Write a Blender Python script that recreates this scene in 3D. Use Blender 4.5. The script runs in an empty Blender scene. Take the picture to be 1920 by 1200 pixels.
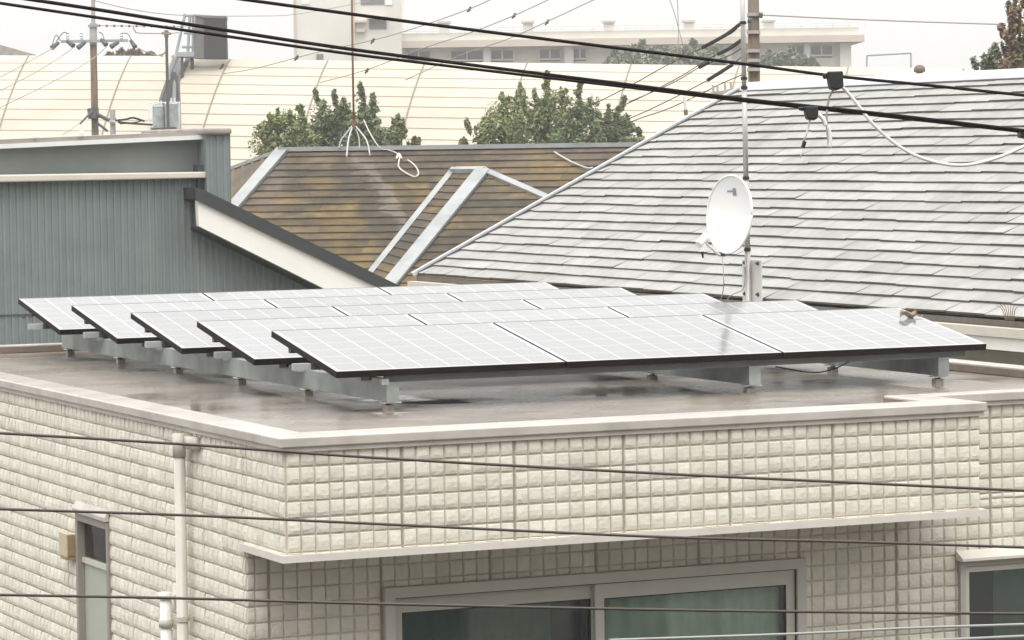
import bpy, math, random
from mathutils import Vector, Matrix, noise
random.seed(7)
V = Vector
SC = bpy.context.scene
COL = SC.collection
rad = math.radians

# ------------------------------------------------------------------ camera
F_PX, YAW, PITCH, ROLL = 6231.283, 0.4238622, -0.0510926, -0.0137685
CAM = V((-6.2287, -16.0213, 7.7218))
cy, sy, cp, sp = math.cos(YAW), math.sin(YAW), math.cos(PITCH), math.sin(PITCH)
FW = V((sy*cp, cy*cp, sp)); R0 = V((cy, -sy, 0)); U0 = R0.cross(FW)
RT = R0*math.cos(ROLL) + U0*math.sin(ROLL)
UP = R0*-math.sin(ROLL) + U0*math.cos(ROLL)
cd = bpy.data.cameras.new('camera'); cam = bpy.data.objects.new('camera', cd); COL.objects.link(cam)
cd.sensor_width = 36; cd.lens = 36*F_PX/1920; cd.clip_start = 0.5; cd.clip_end = 5000
M = Matrix.Identity(4)
for i in range(3):
    M[i][0], M[i][1], M[i][2], M[i][3] = RT[i], UP[i], -FW[i], CAM[i]
cam.matrix_world = M
SC.camera = cam

# survey of the photograph: where a sight line meets a real plane
def ray(x, y): return FW + RT*((x-960)/F_PX) + UP*((600-y)/F_PX)
def oz(x, y, z): d = ray(x, y); return CAM + d*((z-CAM.z)/d.z)
def ox(x, y, X): d = ray(x, y); return CAM + d*((X-CAM.x)/d.x)
def oy(x, y, Y): d = ray(x, y); return CAM + d*((Y-CAM.y)/d.y)
def od(x, y, t): return CAM + ray(x, y)*t
def opl(x, y, P, n): d = ray(x, y); return CAM + d*((P-CAM).dot(n)/d.dot(n))

# ------------------------------------------------------------------ materials
MATS = {}
def nd(nt, t, **kw):
    n = nt.nodes.new(t)
    for k, v in kw.items(): setattr(n, k, v)
    return n
def mat(name, col, rough=0.7, var=0.15, scale=6.0, bump=0.0, bscale=40.0, metal=0.0, spec=0.5,
        island=0.0, col2=None, patch=3.0, lo=.45, hi=.62, coat=0.0, ior=None, streak=None, rvar=0.0, sheen=None, trans=0.0):
    m = bpy.data.materials.new(name); m.use_nodes = True; nt = m.node_tree; L = nt.links
    b = nt.nodes['Principled BSDF']
    b.inputs['Roughness'].default_value = rough; b.inputs['Metallic'].default_value = metal
    b.inputs['Specular IOR Level'].default_value = spec
    if ior: b.inputs['IOR'].default_value = ior
    if coat: b.inputs['Coat Weight'].default_value = coat; b.inputs['Coat Roughness'].default_value = 0.08
    geo = nd(nt, 'ShaderNodeNewGeometry'); pos = geo.outputs['Position']
    vec = pos
    n1 = nd(nt, 'ShaderNodeTexNoise'); n1.inputs['Scale'].default_value = scale; n1.inputs['Detail'].default_value = 8
    n1.inputs['Roughness'].default_value = .65
    L.new(vec, n1.inputs['Vector'])
    def rgb(c): 
        r = nd(nt, 'ShaderNodeRGB'); r.outputs[0].default_value = (*c, 1); return r.outputs[0]
    base = rgb(col)
    if col2 is not None:
        n2 = nd(nt, 'ShaderNodeTexNoise'); n2.inputs['Scale'].default_value = patch; n2.inputs['Detail'].default_value = 6
        if streak:
            mp = nd(nt, 'ShaderNodeMapping'); mp.inputs['Scale'].default_value = streak; L.new(pos, mp.inputs['Vector']); L.new(mp.outputs[0], n2.inputs['Vector'])
        else: L.new(pos, n2.inputs['Vector'])
        mr = nd(nt, 'ShaderNodeMapRange'); mr.inputs['From Min'].default_value = lo; mr.inputs['From Max'].default_value = hi
        L.new(n2.outputs['Fac'], mr.inputs['Value'])
        mx = nd(nt, 'ShaderNodeMix', data_type='RGBA'); L.new(mr.outputs[0], mx.inputs['Factor'])
        L.new(base, mx.inputs['A']); L.new(rgb(col2), mx.inputs['B']); base = mx.outputs['Result']
    val = nd(nt, 'ShaderNodeMapRange'); val.inputs['From Min'].default_value = .3; val.inputs['From Max'].default_value = .7
    val.inputs['To Min'].default_value = 1-var; val.inputs['To Max'].default_value = 1+var
    L.new(n1.outputs['Fac'], val.inputs['Value'])
    fac = val.outputs[0]
    if island:
        mi = nd(nt, 'ShaderNodeMapRange'); mi.inputs['To Min'].default_value = 1-island; mi.inputs['To Max'].default_value = 1+island
        L.new(geo.outputs['Random Per Island'], mi.inputs['Value'])
        mu = nd(nt, 'ShaderNodeMath', operation='MULTIPLY'); L.new(fac, mu.inputs[0]); L.new(mi.outputs[0], mu.inputs[1]); fac = mu.outputs[0]
    vm = nd(nt, 'ShaderNodeVectorMath', operation='SCALE'); L.new(base, vm.inputs[0]); L.new(fac, vm.inputs['Scale'])
    L.new(vm.outputs[0], b.inputs['Base Color'])
    if rvar:
        r2 = nd(nt, 'ShaderNodeMapRange'); r2.inputs['From Min'].default_value = .35; r2.inputs['From Max'].default_value = .65
        r2.inputs['To Min'].default_value = max(0, rough-rvar); r2.inputs['To Max'].default_value = rough+rvar
        n3 = nd(nt, 'ShaderNodeTexNoise'); n3.inputs['Scale'].default_value = patch; n3.inputs['Detail'].default_value = 5; L.new(pos, n3.inputs['Vector'])
        L.new(n3.outputs['Fac'], r2.inputs['Value']); L.new(r2.outputs[0], b.inputs['Roughness'])
    if bump:
        nb = nd(nt, 'ShaderNodeTexNoise'); nb.inputs['Scale'].default_value = bscale; nb.inputs['Detail'].default_value = 6; L.new(pos, nb.inputs['Vector'])
        bp = nd(nt, 'ShaderNodeBump'); bp.inputs['Strength'].default_value = 1; bp.inputs['Distance'].default_value = bump
        L.new(nb.outputs['Fac'], bp.inputs['Height']); L.new(bp.outputs[0], b.inputs['Normal'])
    if trans:
        b.inputs['Transmission Weight'].default_value = trans
    MATS[name] = m
    return m

mat('siding', (.70,.668,.58), .8, .08, 9, bump=.004, bscale=60, island=.07, col2=(.63,.585,.485), patch=2.2, lo=.52, hi=.85, streak=(6,6,.55))
mat('siding_joint', (.37,.33,.26), .9, .2, 20)
mat('grout', (.54,.495,.40), .9, .12, 14, col2=(.42,.375,.295), patch=2.5)
mat('frame_bronze', (.30,.27,.24), .45, .06, 5)
mat('frame_brown', (.45,.41,.37), .45, .06, 5)
mat('coping', (.54,.495,.445), .2, .10, 5, col2=(.46,.42,.375), patch=4, spec=.5)
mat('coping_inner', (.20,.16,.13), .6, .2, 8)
mat('trim', (.68,.635,.575), .4, .07, 8)
mat('deck', (.29,.252,.214), .24, .26, 3.0, col2=(.17,.142,.113), patch=1.0, lo=.38, hi=.62, rvar=.20, bump=.0004, bscale=6, spec=.6)
mat('frame_metal', (.56,.54,.475), .4, .05, 5)
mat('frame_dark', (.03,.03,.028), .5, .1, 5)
mat('curtain', (.88,.88,.82), .9, .10, 5, col2=(.70,.72,.66), patch=4)
mat('curtain_dark', (.22,.26,.235), .9, .12, 5)
mat('frost', (.43,.455,.385), .35, .04, 4)
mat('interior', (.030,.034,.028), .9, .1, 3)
mat('pipe', (.56,.525,.47), .4, .06, 9, col2=(.48,.445,.395), patch=3, streak=(4,4,.5))
mat('pipe_white', (.78,.77,.74), .35, .05, 9)
mat('box_beige', (.55,.46,.32), .6, .08, 15)
mat('box_brown', (.30,.23,.13), .6, .1, 15)
mat('panel_frame', (.014,.009,.008), .6, .1, 20, spec=.15)
mat('lip_dark', (.10,.10,.105), .45, .05, 20)
mat('panel_lip', (.30,.30,.31), .45, .05, 20)
mat('galv', (.38,.41,.405), .5, .16, 7, metal=.2, col2=(.28,.31,.305), patch=4)
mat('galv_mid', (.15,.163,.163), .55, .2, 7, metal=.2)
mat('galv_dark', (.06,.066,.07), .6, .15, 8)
mat('galv_light', (.74,.76,.76), .4, .06, 8)
mat('rubber', (.05,.045,.042), .8, .1, 8)
mat('concrete', (.40,.37,.33), .9, .15, 20)
mat('grey_wall', (.178,.208,.212), .65, .12, 2.2, col2=(.205,.232,.230), patch=1.4, lo=.42, hi=.66, streak=(5,5,.5), bump=.002, bscale=60)
mat('grey_wall_flat', (.195,.22,.215), .65, .12, 1.6, col2=(.235,.255,.245), patch=1.2)
mat('brown_cap', (.30,.265,.24), .5, .12, 5, col2=(.22,.19,.17), patch=3)
mat('flash_white', (.74,.75,.74), .35, .06, 5)
mat('gutter_beige', (.60,.56,.49), .4, .06, 5)
mat('barge_white', (.85,.83,.78), .55, .04, 2)
mat('roof_black', (.045,.048,.05), .5, .1, 5)
mat('slate', (.32,.318,.302), .75, .14, 7, island=.08, col2=(.25,.24,.222), patch=1.6, lo=.50, hi=.78, bump=.002, bscale=60)
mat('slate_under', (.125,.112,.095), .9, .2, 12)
mat('ridge_metal', (.52,.535,.54), .4, .07, 4, spec=.5)
mat('ridge_dark', (.08,.085,.09), .5, .1, 4)
mat('ridge_blue', (.31,.325,.325), .45, .08, 4, col2=(.25,.265,.265), patch=3)
mat('stain', (.2,.17,.14), .8, .2, 5)
mat('wall_cream', (.50,.47,.38), .85, .08, 3)
mat('plaster', (.46,.43,.35), .85, .08, 3, bump=.002, bscale=60)
mat('gym', (.535,.485,.40), .7, .05, .5, col2=(.485,.43,.345), patch=.35, streak=(1,1,3))
mat('gym_rib', (.25,.215,.17), .7, .1, 3)
mat('gym_seam', (.52,.46,.365), .8, .1, 3)
mat('school', (.66,.645,.585), .85, .06, .4, col2=(.58,.56,.505), patch=.25, streak=(1,1,.3))
mat('school_band', (.54,.47,.41), .85, .06, .4, col2=(.46,.41,.36), patch=.4)
mat('school_white', (.66,.65,.61), .8, .05, .5)
mat('school_glass', (.10,.11,.125), .15, .2, .6)
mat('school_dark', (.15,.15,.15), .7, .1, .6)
mat('pole_brown', (.105,.073,.043), .85, .2, 3, col2=(.15,.115,.08), patch=2, streak=(6,6,.6))
mat('pole_grey', (.36,.34,.32), .8, .12, 4)
mat('steel', (.30,.33,.35), .5, .1, 3, metal=.2)
mat('steel_dark', (.07,.07,.07), .5, .1, 3)
mat('sign_back', (.022,.0215,.020), .7, .12, 1.5)
mat('sign_side', (.12,.117,.11), .7, .1, 1.5)
mat('rust', (.17,.10,.055), .8, .2, 6)
mat('mast', (.46,.445,.42), .35, .08, 5, metal=.3)
mat('mast_plate', (.74,.73,.70), .45, .06, 5, metal=.2)
mat('dish', (.82,.82,.81), .35, .02, 3)
mat('dish_mark', (.22,.26,.30), .5, .05, 3)
mat('black', (.018,.018,.018), .45, .1, 10)
mat('wire', (.010,.008,.006), .75, .1, 4, spec=.2)
mat('wire_brown', (.06,.048,.036), .5, .1, 4)
mat('wire_grey', (.35,.35,.34), .6, .1, 4)
mat('wire_far', (.30,.27,.24), .7, .1, 4)
mat('clamp', (.016,.017,.018), .6, .15, 30)
mat('cable_white', (.80,.80,.78), .4, .03, 10)
mat('insul', (.62,.62,.62), .3, .05, 10)
mat('leaf', (.165,.20,.072), .55, .25, .8, island=.30, col2=(.25,.28,.11), patch=.7)
mat('leaf_dark', (.135,.17,.075), .6, .25, .8, island=.30, col2=(.20,.235,.105), patch=.7)
mat('leaf_red', (.21,.13,.095), .6, .25, .8, island=.4, col2=(.15,.145,.07), patch=.9, lo=.48, hi=.56)
mat('leaf_far', (.21,.23,.16), .7, .25, .4, island=.35)
mat('leaf_rust', (.16,.11,.06), .7, .25, .4, island=.35)
mat('bark', (.10,.075,.055), .9, .2, 6)
mat('dryleaf', (.33,.24,.17), .7, .2, 40)
mat('flats_wall', (.36,.35,.32), .85, .1, 2)
mat('ground', (.085,.082,.078), .8, .2, .3, col2=(.055,.055,.053), patch=.1)

def brown_slate():
    m = mat('brown_slate', (.122,.083,.030), .85, .32, 3.5, island=.30, col2=(.060,.045,.027), patch=1.1, lo=.45, hi=.60, bump=.004, bscale=35)
    nt = m.node_tree; L = nt.links
    b = nt.nodes['Principled BSDF']; src = b.inputs['Base Color'].links[0].from_socket
    geo = nd(nt, 'ShaderNodeNewGeometry')
    def dot(vec, org):
        a = nd(nt, 'ShaderNodeVectorMath', operation='SUBTRACT'); L.new(geo.outputs['Position'], a.inputs[0]); a.inputs[1].default_value = org
        d = nd(nt, 'ShaderNodeVectorMath', operation='DOT_PRODUCT'); L.new(a.outputs[0], d.inputs[0]); d.inputs[1].default_value = vec; return d.outputs['Value']
    def mt(op, a, b_=0, clamp=False):
        n = nd(nt, 'ShaderNodeMath', operation=op, use_clamp=clamp)
        for i, v in enumerate((a, b_)):
            if isinstance(v, (int, float)): n.inputs[i].default_value = v
            else: L.new(v, n.inputs[i])
        return n.outputs[0]
    u, v = dot(e1, PA), dot(-upb, PA)
    nz = nd(nt, 'ShaderNodeTexNoise'); nz.inputs['Scale'].default_value = 2.2; nz.inputs['Detail'].default_value = 6; L.new(geo.outputs['Position'], nz.inputs['Vector'])
    nv = mt('MULTIPLY', mt('SUBTRACT', nz.outputs['Fac'], .5), 1.3)
    cur = src
    for (u0, v0, u1, v1, wd_, amt, col) in STREAKS:
        sl = (u1-u0)/(v1-v0)
        cen = mt('ADD', mt('MULTIPLY', v, sl), u0-sl*v0)
        dist = mt('ABSOLUTE', mt('ADD', mt('SUBTRACT', u, cen), mt('MULTIPLY', nv, .6)))
        f = mt('MULTIPLY', mt('SUBTRACT', 1.0, mt('DIVIDE', dist, wd_), True), 2.2, True)
        f = mt('MULTIPLY', f, mt('MULTIPLY', mt('SUBTRACT', v1+.3, mt('ADD', v, nv)), 3.0, True))
        f = mt('MULTIPLY', f, mt('MULTIPLY', mt('ADD', mt('SUBTRACT', v, v0-.1), mt('MULTIPLY', nv, .5)), 6.0, True))
        mx = nd(nt, 'ShaderNodeMix', data_type='RGBA'); mx.inputs['B'].default_value = (*col, 1)
        L.new(mt('MULTIPLY', f, amt), mx.inputs['Factor']); L.new(cur, mx.inputs['A']); cur = mx.outputs['Result']
    # bare greyish courses along the ridge
    f = mt('MULTIPLY', mt('MULTIPLY', mt('SUBTRACT', .55, mt('ADD', v, mt('MULTIPLY', nv, 1.6))), 2.0, True), .5)
    mx = nd(nt, 'ShaderNodeMix', data_type='RGBA'); mx.inputs['B'].default_value = (.105,.08,.067,1); L.new(f, mx.inputs['Factor']); L.new(cur, mx.inputs['A']); cur = mx.outputs['Result']
    vm = nd(nt, 'ShaderNodeVectorMath', operation='SCALE'); L.new(cur, vm.inputs[0])
    n4 = nd(nt, 'ShaderNodeTexNoise'); n4.inputs['Scale'].default_value = 6; n4.inputs['Detail'].default_value = 8; L.new(geo.outputs['Position'], n4.inputs['Vector'])
    L.new(mt('ADD', mt('MULTIPLY', n4.outputs['Fac'], .9), .55), vm.inputs['Scale'])
    L.new(vm.outputs[0], b.inputs['Base Color'])

def panel_glass():
    m = bpy.data.materials.new('panel_glass'); m.use_nodes = True; nt = m.node_tree; L = nt.links
    b = nt.nodes['Principled BSDF']
    tc = nd(nt, 'ShaderNodeTexCoord'); sx = nd(nt, 'ShaderNodeSeparateXYZ'); L.new(tc.outputs['Object'], sx.inputs[0])
    def mth(op, a, b_=None, c=None):
        n = nd(nt, 'ShaderNodeMath', operation=op)
        for i, v in enumerate((a, b_, c)):
            if v is None: continue
            if isinstance(v, (int, float)): n.inputs[i].default_value = v
            else: L.new(v, n.inputs[i])
        return n.outputs[0]
    def gridline(o, off, pitch, gap):
        t = mth('DIVIDE', mth('SUBTRACT', o, off), pitch)
        fr = mth('ABSOLUTE', mth('SUBTRACT', mth('FRACT', t), .5))
        return mth('GREATER_THAN', fr, .5-gap/pitch/2)
    PX, PY = 1.306, .979
    gx = gridline(sx.outputs[0], .022, (PX-.044)/8, .008)
    gy = gridline(sx.outputs[1], .018, (PY-.036)/6, .008)
    ex = mth('GREATER_THAN', mth('ABSOLUTE', mth('SUBTRACT', sx.outputs[0], PX/2)), PX/2-.024)
    ey = mth('GREATER_THAN', mth('ABSOLUTE', mth('SUBTRACT', sx.outputs[1], PY/2)), PY/2-.020)
    bus = mth('MULTIPLY', gridline(sx.outputs[1], .018+.026, (PY-.036)/18, .006), .22)
    line = mth('MAXIMUM', mth('MAXIMUM', gx, mth('MULTIPLY', gy, .6)), mth('MAXIMUM', mth('MAXIMUM', ex, ey), bus))
    info = nd(nt, 'ShaderNodeObjectInfo')
    n = nd(nt, 'ShaderNodeTexNoise'); n.inputs['Scale'].default_value = 2.5; n.inputs['Detail'].default_value = 6; L.new(tc.outputs['Object'], n.inputs['Vector'])
    mr = nd(nt, 'ShaderNodeMapRange'); mr.inputs['To Min'].default_value = .9; mr.inputs['To Max'].default_value = 1.1; L.new(n.outputs['Fac'], mr.inputs['Value'])
    mx = nd(nt, 'ShaderNodeMix', data_type='RGBA'); mx.inputs['A'].default_value = (.165,.168,.175,1); mx.inputs['B'].default_value = (.38,.38,.38,1)
    L.new(line, mx.inputs['Factor'])
    vm = nd(nt, 'ShaderNodeVectorMath', operation='SCALE'); L.new(mx.outputs['Result'], vm.inputs[0]); ov = nd(nt, 'ShaderNodeMapRange'); ov.inputs['To Min'].default_value = .90; ov.inputs['To Max'].default_value = 1.10; L.new(info.outputs['Random'], ov.inputs['Value'])
    L.new(mth('MULTIPLY', mr.outputs[0], ov.outputs[0]), vm.inputs['Scale'])
    L.new(vm.outputs[0], b.inputs['Base Color'])
    b.inputs['Roughness'].default_value = .10; b.inputs['IOR'].default_value = 2.0
    nb = nd(nt, 'ShaderNodeTexNoise'); nb.inputs['Scale'].default_value = 5; L.new(tc.outputs['Object'], nb.inputs['Vector'])
    bp = nd(nt, 'ShaderNodeBump'); bp.inputs['Strength'].default_value = .3; bp.inputs['Distance'].default_value = .002; L.new(nb.outputs['Fac'], bp.inputs['Height'])
    L.new(bp.outputs[0], b.inputs['Normal'])
    MATS['panel_glass'] = m
panel_glass()

def window_glass():
    m = bpy.data.materials.new('glass'); m.use_nodes = True; nt = m.node_tree; L = nt.links
    nt.nodes.remove(nt.nodes['Principled BSDF']); out = nt.nodes['Material Output']
    tr = nd(nt, 'ShaderNodeBsdfTransparent'); tr.inputs[0].default_value = (.86,.93,.88,1)
    gl = nd(nt, 'ShaderNodeBsdfGlossy'); gl.inputs['Roughness'].default_value = .03
    fr = nd(nt, 'ShaderNodeFresnel'); fr.inputs[0].default_value = 1.55
    ad = nd(nt, 'ShaderNodeMath', operation='ADD'); ad.inputs[1].default_value = .05; L.new(fr.outputs[0], ad.inputs[0])
    mx = nd(nt, 'ShaderNodeMixShader'); L.new(ad.outputs[0], mx.inputs[0]); L.new(tr.outputs[0], mx.inputs[1]); L.new(gl.outputs[0], mx.inputs[2])
    L.new(mx.outputs[0], out.inputs['Surface']); MATS['glass'] = m
window_glass()

# ------------------------------------------------------------------ mesh builder
class MB:
    def __init__(s): s.v = []; s.f = []; s.mi = []; s.cur = 0
    def poly(s, pts):
        n = len(s.v); s.v += [V(p) for p in pts]; s.f.append(list(range(n, n+len(pts)))); s.mi.append(s.cur)
    def grid(s, P):                      # P: rows of points
        n = len(s.v); h, w = len(P), len(P[0])
        for r in P: s.v += [V(p) for p in r]
        for i in range(h-1):
            for j in range(w-1):
                s.f.append([n+i*w+j, n+i*w+j+1, n+(i+1)*w+j+1, n+(i+1)*w+j]); s.mi.append(s.cur)
    def obox(s, o, a, b, c):             # corner and three edge vectors
        o, a, b, c = V(o), V(a), V(b), V(c)
        if a.cross(b).dot(c) < 0: a, b = b, a
        n = len(s.v); s.v += [o, o+a, o+a+b, o+b, o+c, o+a+c, o+a+b+c, o+b+c]
        for q in ((3,2,1,0), (4,5,6,7), (0,1,5,4), (1,2,6,5), (2,3,7,6), (3,0,4,7)):
            s.f.append([n+i for i in q]); s.mi.append(s.cur)
        return s
    def box(s, x0, x1, y0, y1, z0, z1): return s.obox((x0,y0,z0), (x1-x0,0,0), (0,y1-y0,0), (0,0,z1-z0))
    def bar(s, p, q, w, h, up=(0,0,1)):  # rectangular bar from p to q
        p, q = V(p), V(q); d = (q-p); sd = d.cross(V(up)).normalized(); u = sd.cross(d).normalized()
        return s.obox(p-sd*w/2-u*h/2, d, sd*w, u*h)
    def prism(s, pts, ext):              # extruded polygon
        pts = [V(p) for p in pts]; e = V(ext); n = len(pts)
        nrm = sum(((pts[i]-pts[0]).cross(pts[(i+1) % n]-pts[0]) for i in range(1, n-1)), V())
        if nrm.dot(e) > 0: pts = pts[::-1]
        k = len(s.v); s.v += pts + [p+e for p in pts]
        s.f.append([k+i for i in range(n)]); s.f.append([k+n+i for i in reversed(range(n))]); s.mi += [s.cur]*2
        for i in range(n):
            j = (i+1) % n; s.f.append([k+j, k+i, k+n+i, k+n+j]); s.mi.append(s.cur)
        return s
    def tube(s, pts, r, n=8, r1=None):
        pts = [V(p) for p in pts]; k0 = len(s.v); m = len(pts); ref = None
        for i, p in enumerate(pts):
            d = (pts[min(i+1, m-1)]-pts[max(i-1, 0)]).normalized()
            if ref is None: ref = d.orthogonal().normalized()
            a = (ref - d*ref.dot(d)).normalized(); b = d.cross(a); ref = a
            rr = r if r1 is None else r+(r1-r)*i/(m-1)
            for j in range(n):
                t = 2*math.pi*j/n; s.v.append(p+a*math.cos(t)*rr+b*math.sin(t)*rr)
        for i in range(m-1):
            for j in range(n):
                q = (j+1) % n; s.f.append([k0+i*n+j, k0+i*n+q, k0+(i+1)*n+q, k0+(i+1)*n+j]); s.mi.append(s.cur)
        s.f.append([k0+j for j in reversed(range(n))]); s.f.append([k0+(m-1)*n+j for j in range(n)]); s.mi += [s.cur]*2
        return s
    def lathe(s, o, ax, prof, n=16):     # prof: (radius, height along ax)
        o, ax = V(o), V(ax).normalized(); a = ax.orthogonal().normalized(); b = ax.cross(a)
        rows = [[o+ax*h+(a*math.cos(2*math.pi*j/n)+b*math.sin(2*math.pi*j/n))*r for j in range(n+1)] for r, h in prof]
        s.grid([row for row in rows]); 
        return s
    def build(s, name, m, parent=None, smooth=False, loc=None):
        base = wloc(parent) if parent else (V(loc) if loc is not None else (sum(s.v, V())/max(1, len(s.v))))
        me = bpy.data.meshes.new(name); me.from_pydata([tuple(p-base) for p in s.v], [], s.f)
        ms = m if isinstance(m, (list, tuple)) else [m]
        for q in ms: me.materials.append(MATS[q])
        me.polygons.foreach_set('material_index', s.mi)
        if smooth: me.polygons.foreach_set('use_smooth', [True]*len(me.polygons))
        me.update()
        o = bpy.data.objects.new(name, me); COL.objects.link(o)
        if parent: o.parent = parent
        else: o.location = base
        return o
def wloc(o):
    p = V()
    while o: p += V(o.location); o = o.parent
    return p
def tag(o, label, cat, group=None):
    o['label'] = label; o['category'] = cat
    if group: o['group'] = group
    return o
def thing(name, loc, label, cat, group=None):
    o = bpy.data.objects.new(name, None); COL.objects.link(o); o.location = loc; o.empty_display_size = .3
    return tag(o, label, cat, group)
def spline(pts, n=8):
    out = []; P = [V(p) for p in pts]
    if len(P) < 3: return [P[0].lerp(P[1], i/n) for i in range(n+1)]
    for i in range(len(P)-1):
        a = P[i-1] if i else P[0]*2-P[1]; b, c = P[i], P[i+1]; d = P[i+2] if i+2 < len(P) else c*2-b
        for j in range(n):
            t = j/n; out.append(.5*((2*b)+(c-a)*t+(2*a-5*b+4*c-d)*t*t+(3*b-a-3*c+d)*t**3))
    out.append(P[-1]); return out

# ------------------------------------------------------------------ ground
g = MB(); g.poly([(-900,-900,0), (900,-900,0), (900,1500,0), (-900,1500,0)])
go = g.build('ground', 'ground', loc=(0,0,0)); go['kind'] = 'structure'

# ------------------------------------------------------------------ tiled house
HX0, HX1, HY0, HY1 = -.994, 4.45, -1.834, 6.36      # coping outline
BX = 2.785                                           # right end of the projecting front block
YR = -1.255                                          # set-back wall plane
ZC, ZD = 6.425, 6.37                                 # coping top, deck
ZS = 5.865                                           # underside of the front block
WX, WY = HX0+.034, HY0+.034
house = thing('tiled_house', (1.7, 2, 0), 'flat-roofed house clad in cream square tiles with the solar array on its roof', 'house')

def tiles(mb, O, u, n, rects, zl, holes=(), pu=.0717, pz=.0786, every=8, off=0):
    """pillowed tiles on the wall through O, horizontal axis u, outward normal n; rects/holes are (u0,u1,z0,z1)"""
    u, n = V(u), V(n); rnd = random.Random(3)
    for (a, b, z0, z1) in rects:
        j0, j1 = int(math.floor((z0-zl)/pz)), int(math.ceil((z1-zl)/pz))
        i0, i1 = int(math.floor((a-off)/pu)), int(math.ceil((b-off)/pu))
        for j in range(j0, j1):
            for i in range(i0, i1):
                gl = .006 if i % every == 0 else .0018
                gr = .006 if (i+1) % every == 0 else .0018
                q = [(off+i*pu+gl, off+(i+1)*pu-gr, zl+j*pz+.0012+rnd.random()*.002, zl+(j+1)*pz-.0012-rnd.random()*.0012)]
                q = [(max(x0, a), min(x1, b), max(y0, z0), min(y1, z1)) for x0, x1, y0, y1 in q]
                for (h0, h1, k0, k1) in holes:
                    o = []
                    for (x0, x1, y0, y1) in q:
                        if x1 <= h0 or x0 >= h1 or y1 <= k0 or y0 >= k1: o.append((x0, x1, y0, y1)); continue
                        if x0 < h0: o.append((x0, h0, y0, y1))
                        if x1 > h1: o.append((h1, x1, y0, y1))
                        xa, xb = max(x0, h0), min(x1, h1)
                        if y0 < k0: o.append((xa, xb, y0, k0))
                        if y1 > k1: o.append((xa, xb, k1, y1))
                    q = o
                tl, tr = rnd.uniform(-.0028, .0028), rnd.uniform(-.002, .002); dz = rnd.uniform(-.0015, .0015)
                for (x0, x1, y0, y1) in q:
                    if x1-x0 < .004 or y1-y0 < .004: continue
                    P = []
                    for v, d in ((0, -.001), (.08, .0060), (.30, .0090), (.62, .0078), (.92, .0040), (1, -.001)):
                        row = []
                        for w, e in ((0, -1), (.07, 0), (.5, .0012), (.93, 0), (1, -1)):
                            if e == -1: dd = -.001
                            else: dd = d if d < 0 else d+e+tl*(w-.5)+tr*(v-.5)+rnd.uniform(-.0011, .0011)
                            row.append(O+u*(x0+(x1-x0)*w)+V((0,0,1))*(y0+(y1-y0)*v+(dz if 0 < v < 1 else 0))+n*dd)
                        P.append(row)
                    mb.grid(P)
def grooves(mb, O, u, n, rects, holes=(), pu=.0717, every=8, off=0):
    u, n = V(u), V(n); mb.cur = 2
    for (a, b, z0, z1) in rects:
        for i in range(int(math.floor((a-off)/pu))-1, int(math.ceil((b-off)/pu))+1):
            x = off+i*pu
            if i % every or x-.005 < a or x+.005 > b: continue
            segs = [(z0, z1)]
            for (h0, h1, k0, k1) in holes:
                if h0 < x+.005 and h1 > x-.005: segs = [q for (p, r_) in segs for q in ((p, min(r_, k0)), (max(p, k1), r_)) if q[1]-q[0] > .01]
            for (p, r_) in segs: mb.poly([O+u*(x-.005)+V((0,0,p))+n*.0012, O+u*(x+.005)+V((0,0,p))+n*.0012, O+u*(x+.005)+V((0,0,r_))+n*.0012, O+u*(x-.005)+V((0,0,r_))+n*.0012])
def backing(mb, O, u, rects):
    for (a, b, z0, z1) in rects:
        mb.poly([O+V(u)*a+V((0,0,z0)), O+V(u)*b+V((0,0,z0)), O+V(u)*b+V((0,0,z1)), O+V(u)*a+V((0,0,z1))])
def minus(r, h):
    a, b, z0, z1 = r; h0, h1, k0, k1 = h
    return [(a, h0, z0, z1), (h1, b, z0, z1), (h0, h1, z0, k0), (h0, h1, k1, z1)]

# openings, measured on their walls
def U(p): return p.x
wl, wr = oy(719, 1100, YR-.012), oy(1508, 1048, YR-.012)
W1 = (wl.x, wr.x, 3.45, (wl.z+wr.z)/2)
rw = oy(1797, 1052, YR-.012); W2 = (rw.x, rw.x+1.0, 4.2, rw.z)
la, lb = ox(143, 965, WX-.012), ox(204, 985, WX-.012)
W3 = (lb.y, la.y, 4.0, (la.z+lb.z)/2+.01)
XMID = (W1[1]+W2[0])/2
YL0 = YR                                             # left wall front end below the block
# left wall: axis +Y, faces -X
lw = MB(); lw.cur = 1
OL = V((WX, 0, 0))
for r in minus((YL0, HY1-.03, 0, ZC-.02), W3): backing(lw, OL, (0,1,0), [r])
backing(lw, OL, (0,1,0), [(WY, YL0, ZS, ZC-.02)])
lw.cur = 0
tiles(lw, OL, (0,1,0), (-1,0,0), [(WY+.0, YL0, ZS+.02, ZC-.045), (YL0, HY1-.03, 3.4, ZC-.045)], 5.893, [W3], off=WY)
grooves(lw, OL, (0,1,0), (-1,0,0), [(WY, YL0, ZS, ZC-.05), (YL0, HY1-.03, 3.4, ZC-.05)], [W3], off=WY)
lw.build('siding_wall', ['siding', 'grout', 'siding_joint'], house)
fw_ = MB(); fw_.cur = 1
OF = V((0, WY, 0)); backing(fw_, OF, (1,0,0), [(WX, BX-.03, ZS, ZC-.02)])
fw_.cur = 0; tiles(fw_, OF, (1,0,0), (0,-1,0), [(WX, BX-.03, ZS+.02, ZC-.045)], 5.893, off=WX)
fw_.cur = 1; fw_.poly([(BX-.03, WY, ZS), (BX-.03, YR, ZS), (BX-.03, YR, ZC-.02), (BX-.03, WY, ZC-.02)])
fw_.cur = 0; tiles(fw_, V((BX-.03, 0, 0)), (0,1,0), (1,0,0), [(WY, YR, ZS+.02, ZC-.045)], 5.893, off=WY)
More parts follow.
